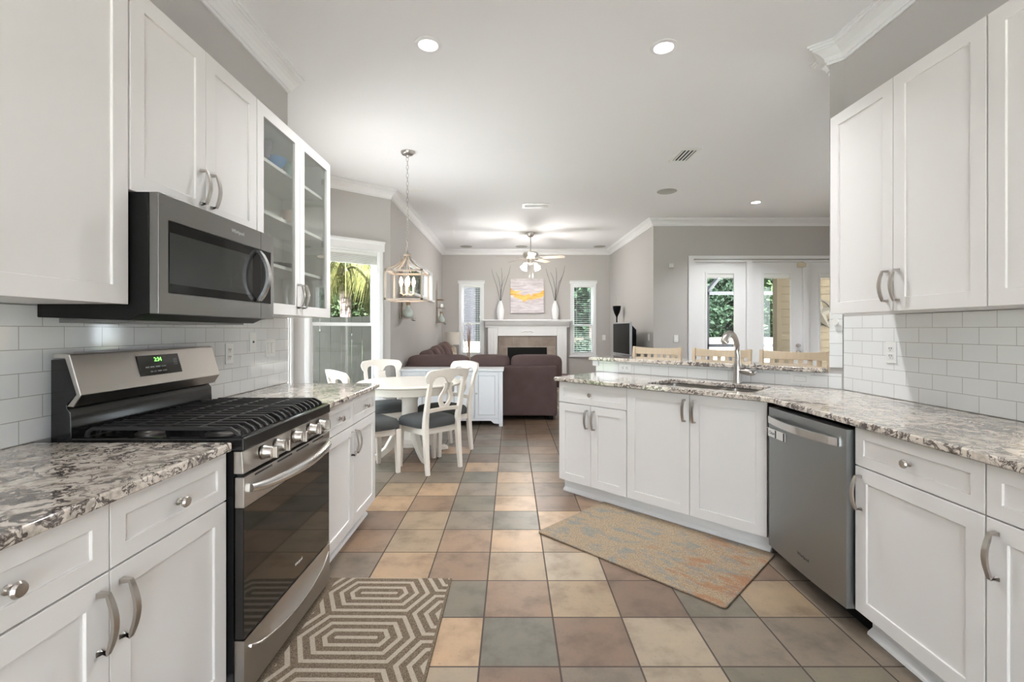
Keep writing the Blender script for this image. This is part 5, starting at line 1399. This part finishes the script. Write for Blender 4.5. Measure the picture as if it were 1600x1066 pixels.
grille_disc('ceiling_speaker', 'small round grey speaker in the living room ceiling near the left corner', 'speaker', -0.97, 10.10, 0.13, speaker_gray)
grille_disc('ceiling_speaker', 'small round grey speaker in the living room ceiling behind the fan rod', 'speaker', 0.22, 10.10, 0.13, speaker_gray)
grille_disc('ceiling_speaker', 'small round grey speaker in the living room ceiling near the right corner', 'speaker', 1.90, 10.10, 0.13, speaker_gray)
grille_disc('smoke_alarm', 'white round alarm on the ceiling behind the pendant chain', 'smoke alarm', -1.21, 6.03, 0.10, plate_white)
def ceil_vent(label, x, y, w, d, n, along_y=True):
    v = thing('ceiling_vent', label, 'vent', (x, y, CEIL))
    f = MB(); e = 0.03
    for a in ((-w/2, -w/2+e, -d/2, d/2), (w/2-e, w/2, -d/2, d/2), (-w/2+e, w/2-e, -d/2, -d/2+e), (-w/2+e, w/2-e, d/2-e, d/2)): f.box(a[0], a[1], a[2], a[3], -0.010, -0.0005)
    f.build('vent_frame', plate_white, v)
    MB().box(-w/2+e, w/2-e, -d/2+e, d/2-e, -0.0025, -0.0006).build('duct', dw_grey, v)
    s = MB()
    for i in range(n):
        if along_y:
            c = -w/2+e+(w-2*e)*(i+0.5)/n; s.box(c-0.007, c+0.007, -d/2+e, d/2-e, -0.006, -0.003)
        else:
            c = -d/2+e+(d-2*e)*(i+0.5)/n; s.box(-w/2+e, w/2-e, c-0.010, c+0.010, -0.009, -0.003)
    s.build('louvres', plate_white if along_y else vent_louvre, v)
ceil_vent('white air vent with dark slots in the ceiling above the sink', 1.78, 4.83, 0.21, 0.36, 4)
ceil_vent('long white air vent in the ceiling before the fan', 0.36, 6.78, 0.40, 0.22, 6, False)

fn = thing('ceiling_fan', 'five-blade ceiling fan with glass lights in the living room', 'ceiling fan', (0.356, 8.69, 0))
MB().lathe([(0.075, CEIL-0.001), (0.075, CEIL-0.012), (0.045, CEIL-0.075), (0.012, CEIL-0.085), (0, CEIL-0.085)], 24).build('canopy', nickel, fn, smooth=40)
MB().tube([(0, 0, CEIL-0.08), (0, 0, 2.72)], 0.011, 12).build('rod', nickel, fn, smooth=60)
MB().lathe([(0.02, 2.745), (0.06, 2.735), (0.13, 2.725), (0.145, 2.70), (0.145, 2.655), (0.12, 2.625), (0.07, 2.605), (0.06, 2.56), (0.065, 2.545), (0.05, 2.50), (0, 2.495)], 32).build('motor', nickel, fn, smooth=40)
for k in range(5):
    a = R(54+72*k)
    ir = MB(); ir.bar([(0.11, 0, 2.612), (0.16, 0, 2.605), (0.235, 0, 2.612)], [0.03, 0.025, 0.06], 0.006); ir.xform(Matrix.Rotation(a, 4, 'Z')); iro = ir.build('blade_iron', nickel, fn)
    bl = MB(); outl = [(0.20, -0.055), (0.60, -0.070), (0.635, -0.055), (0.65, 0), (0.635, 0.055), (0.60, 0.070), (0.20, 0.055)]
    bl.prism(outl, lambda p, q, t: (p, q, 2.622+t-q*0.20), -0.003, 0.003); bl.xform(Matrix.Rotation(a, 4, 'Z')); bl.build('blade', 'blade_wood', fn)
for k in range(4):
    a = R(40+90*k); ca, sa = math.cos(a), math.sin(a)
    ar = MB(); ar.tube([(0.05*ca, 0.05*sa, 2.53), (0.10*ca, 0.10*sa, 2.535), (0.125*ca, 0.125*sa, 2.515)], 0.009, 8); aro = ar.build('light_arm', nickel, fn, smooth=60)
    sh = MB(); sh.lathe([(0.022, 0.0), (0.030, -0.015), (0.036, -0.05), (0.047, -0.085), (0.060, -0.105), (0.056, -0.105), (0.03, -0.05), (0, -0.02)], 20)
    sh.xform(Matrix.Translation((0.128*ca, 0.128*sa, 2.512)) @ Matrix.Rotation(a, 4, 'Z') @ Matrix.Rotation(R(-32), 4, 'Y')); sh.build('glass_shade', shade_glow, aro, smooth=60)
b = MB()
for x in (-0.02, 0.045): b.tube([(x, 0.03, 2.50), (x, 0.03, 2.27)], 0.002, 5)
b.build('pull_chains', nickel, fn)
fl = bpy.data.lights.new('fan_light', 'POINT'); fl.energy = 130*LAMP; fl.color = (1, 0.96, 0.92); fl.shadow_soft_size = 0.2
fo = bpy.data.objects.new('fan_light', fl); COL.objects.link(fo); fo.parent = fn; fo.location = (0, 0, 2.26)
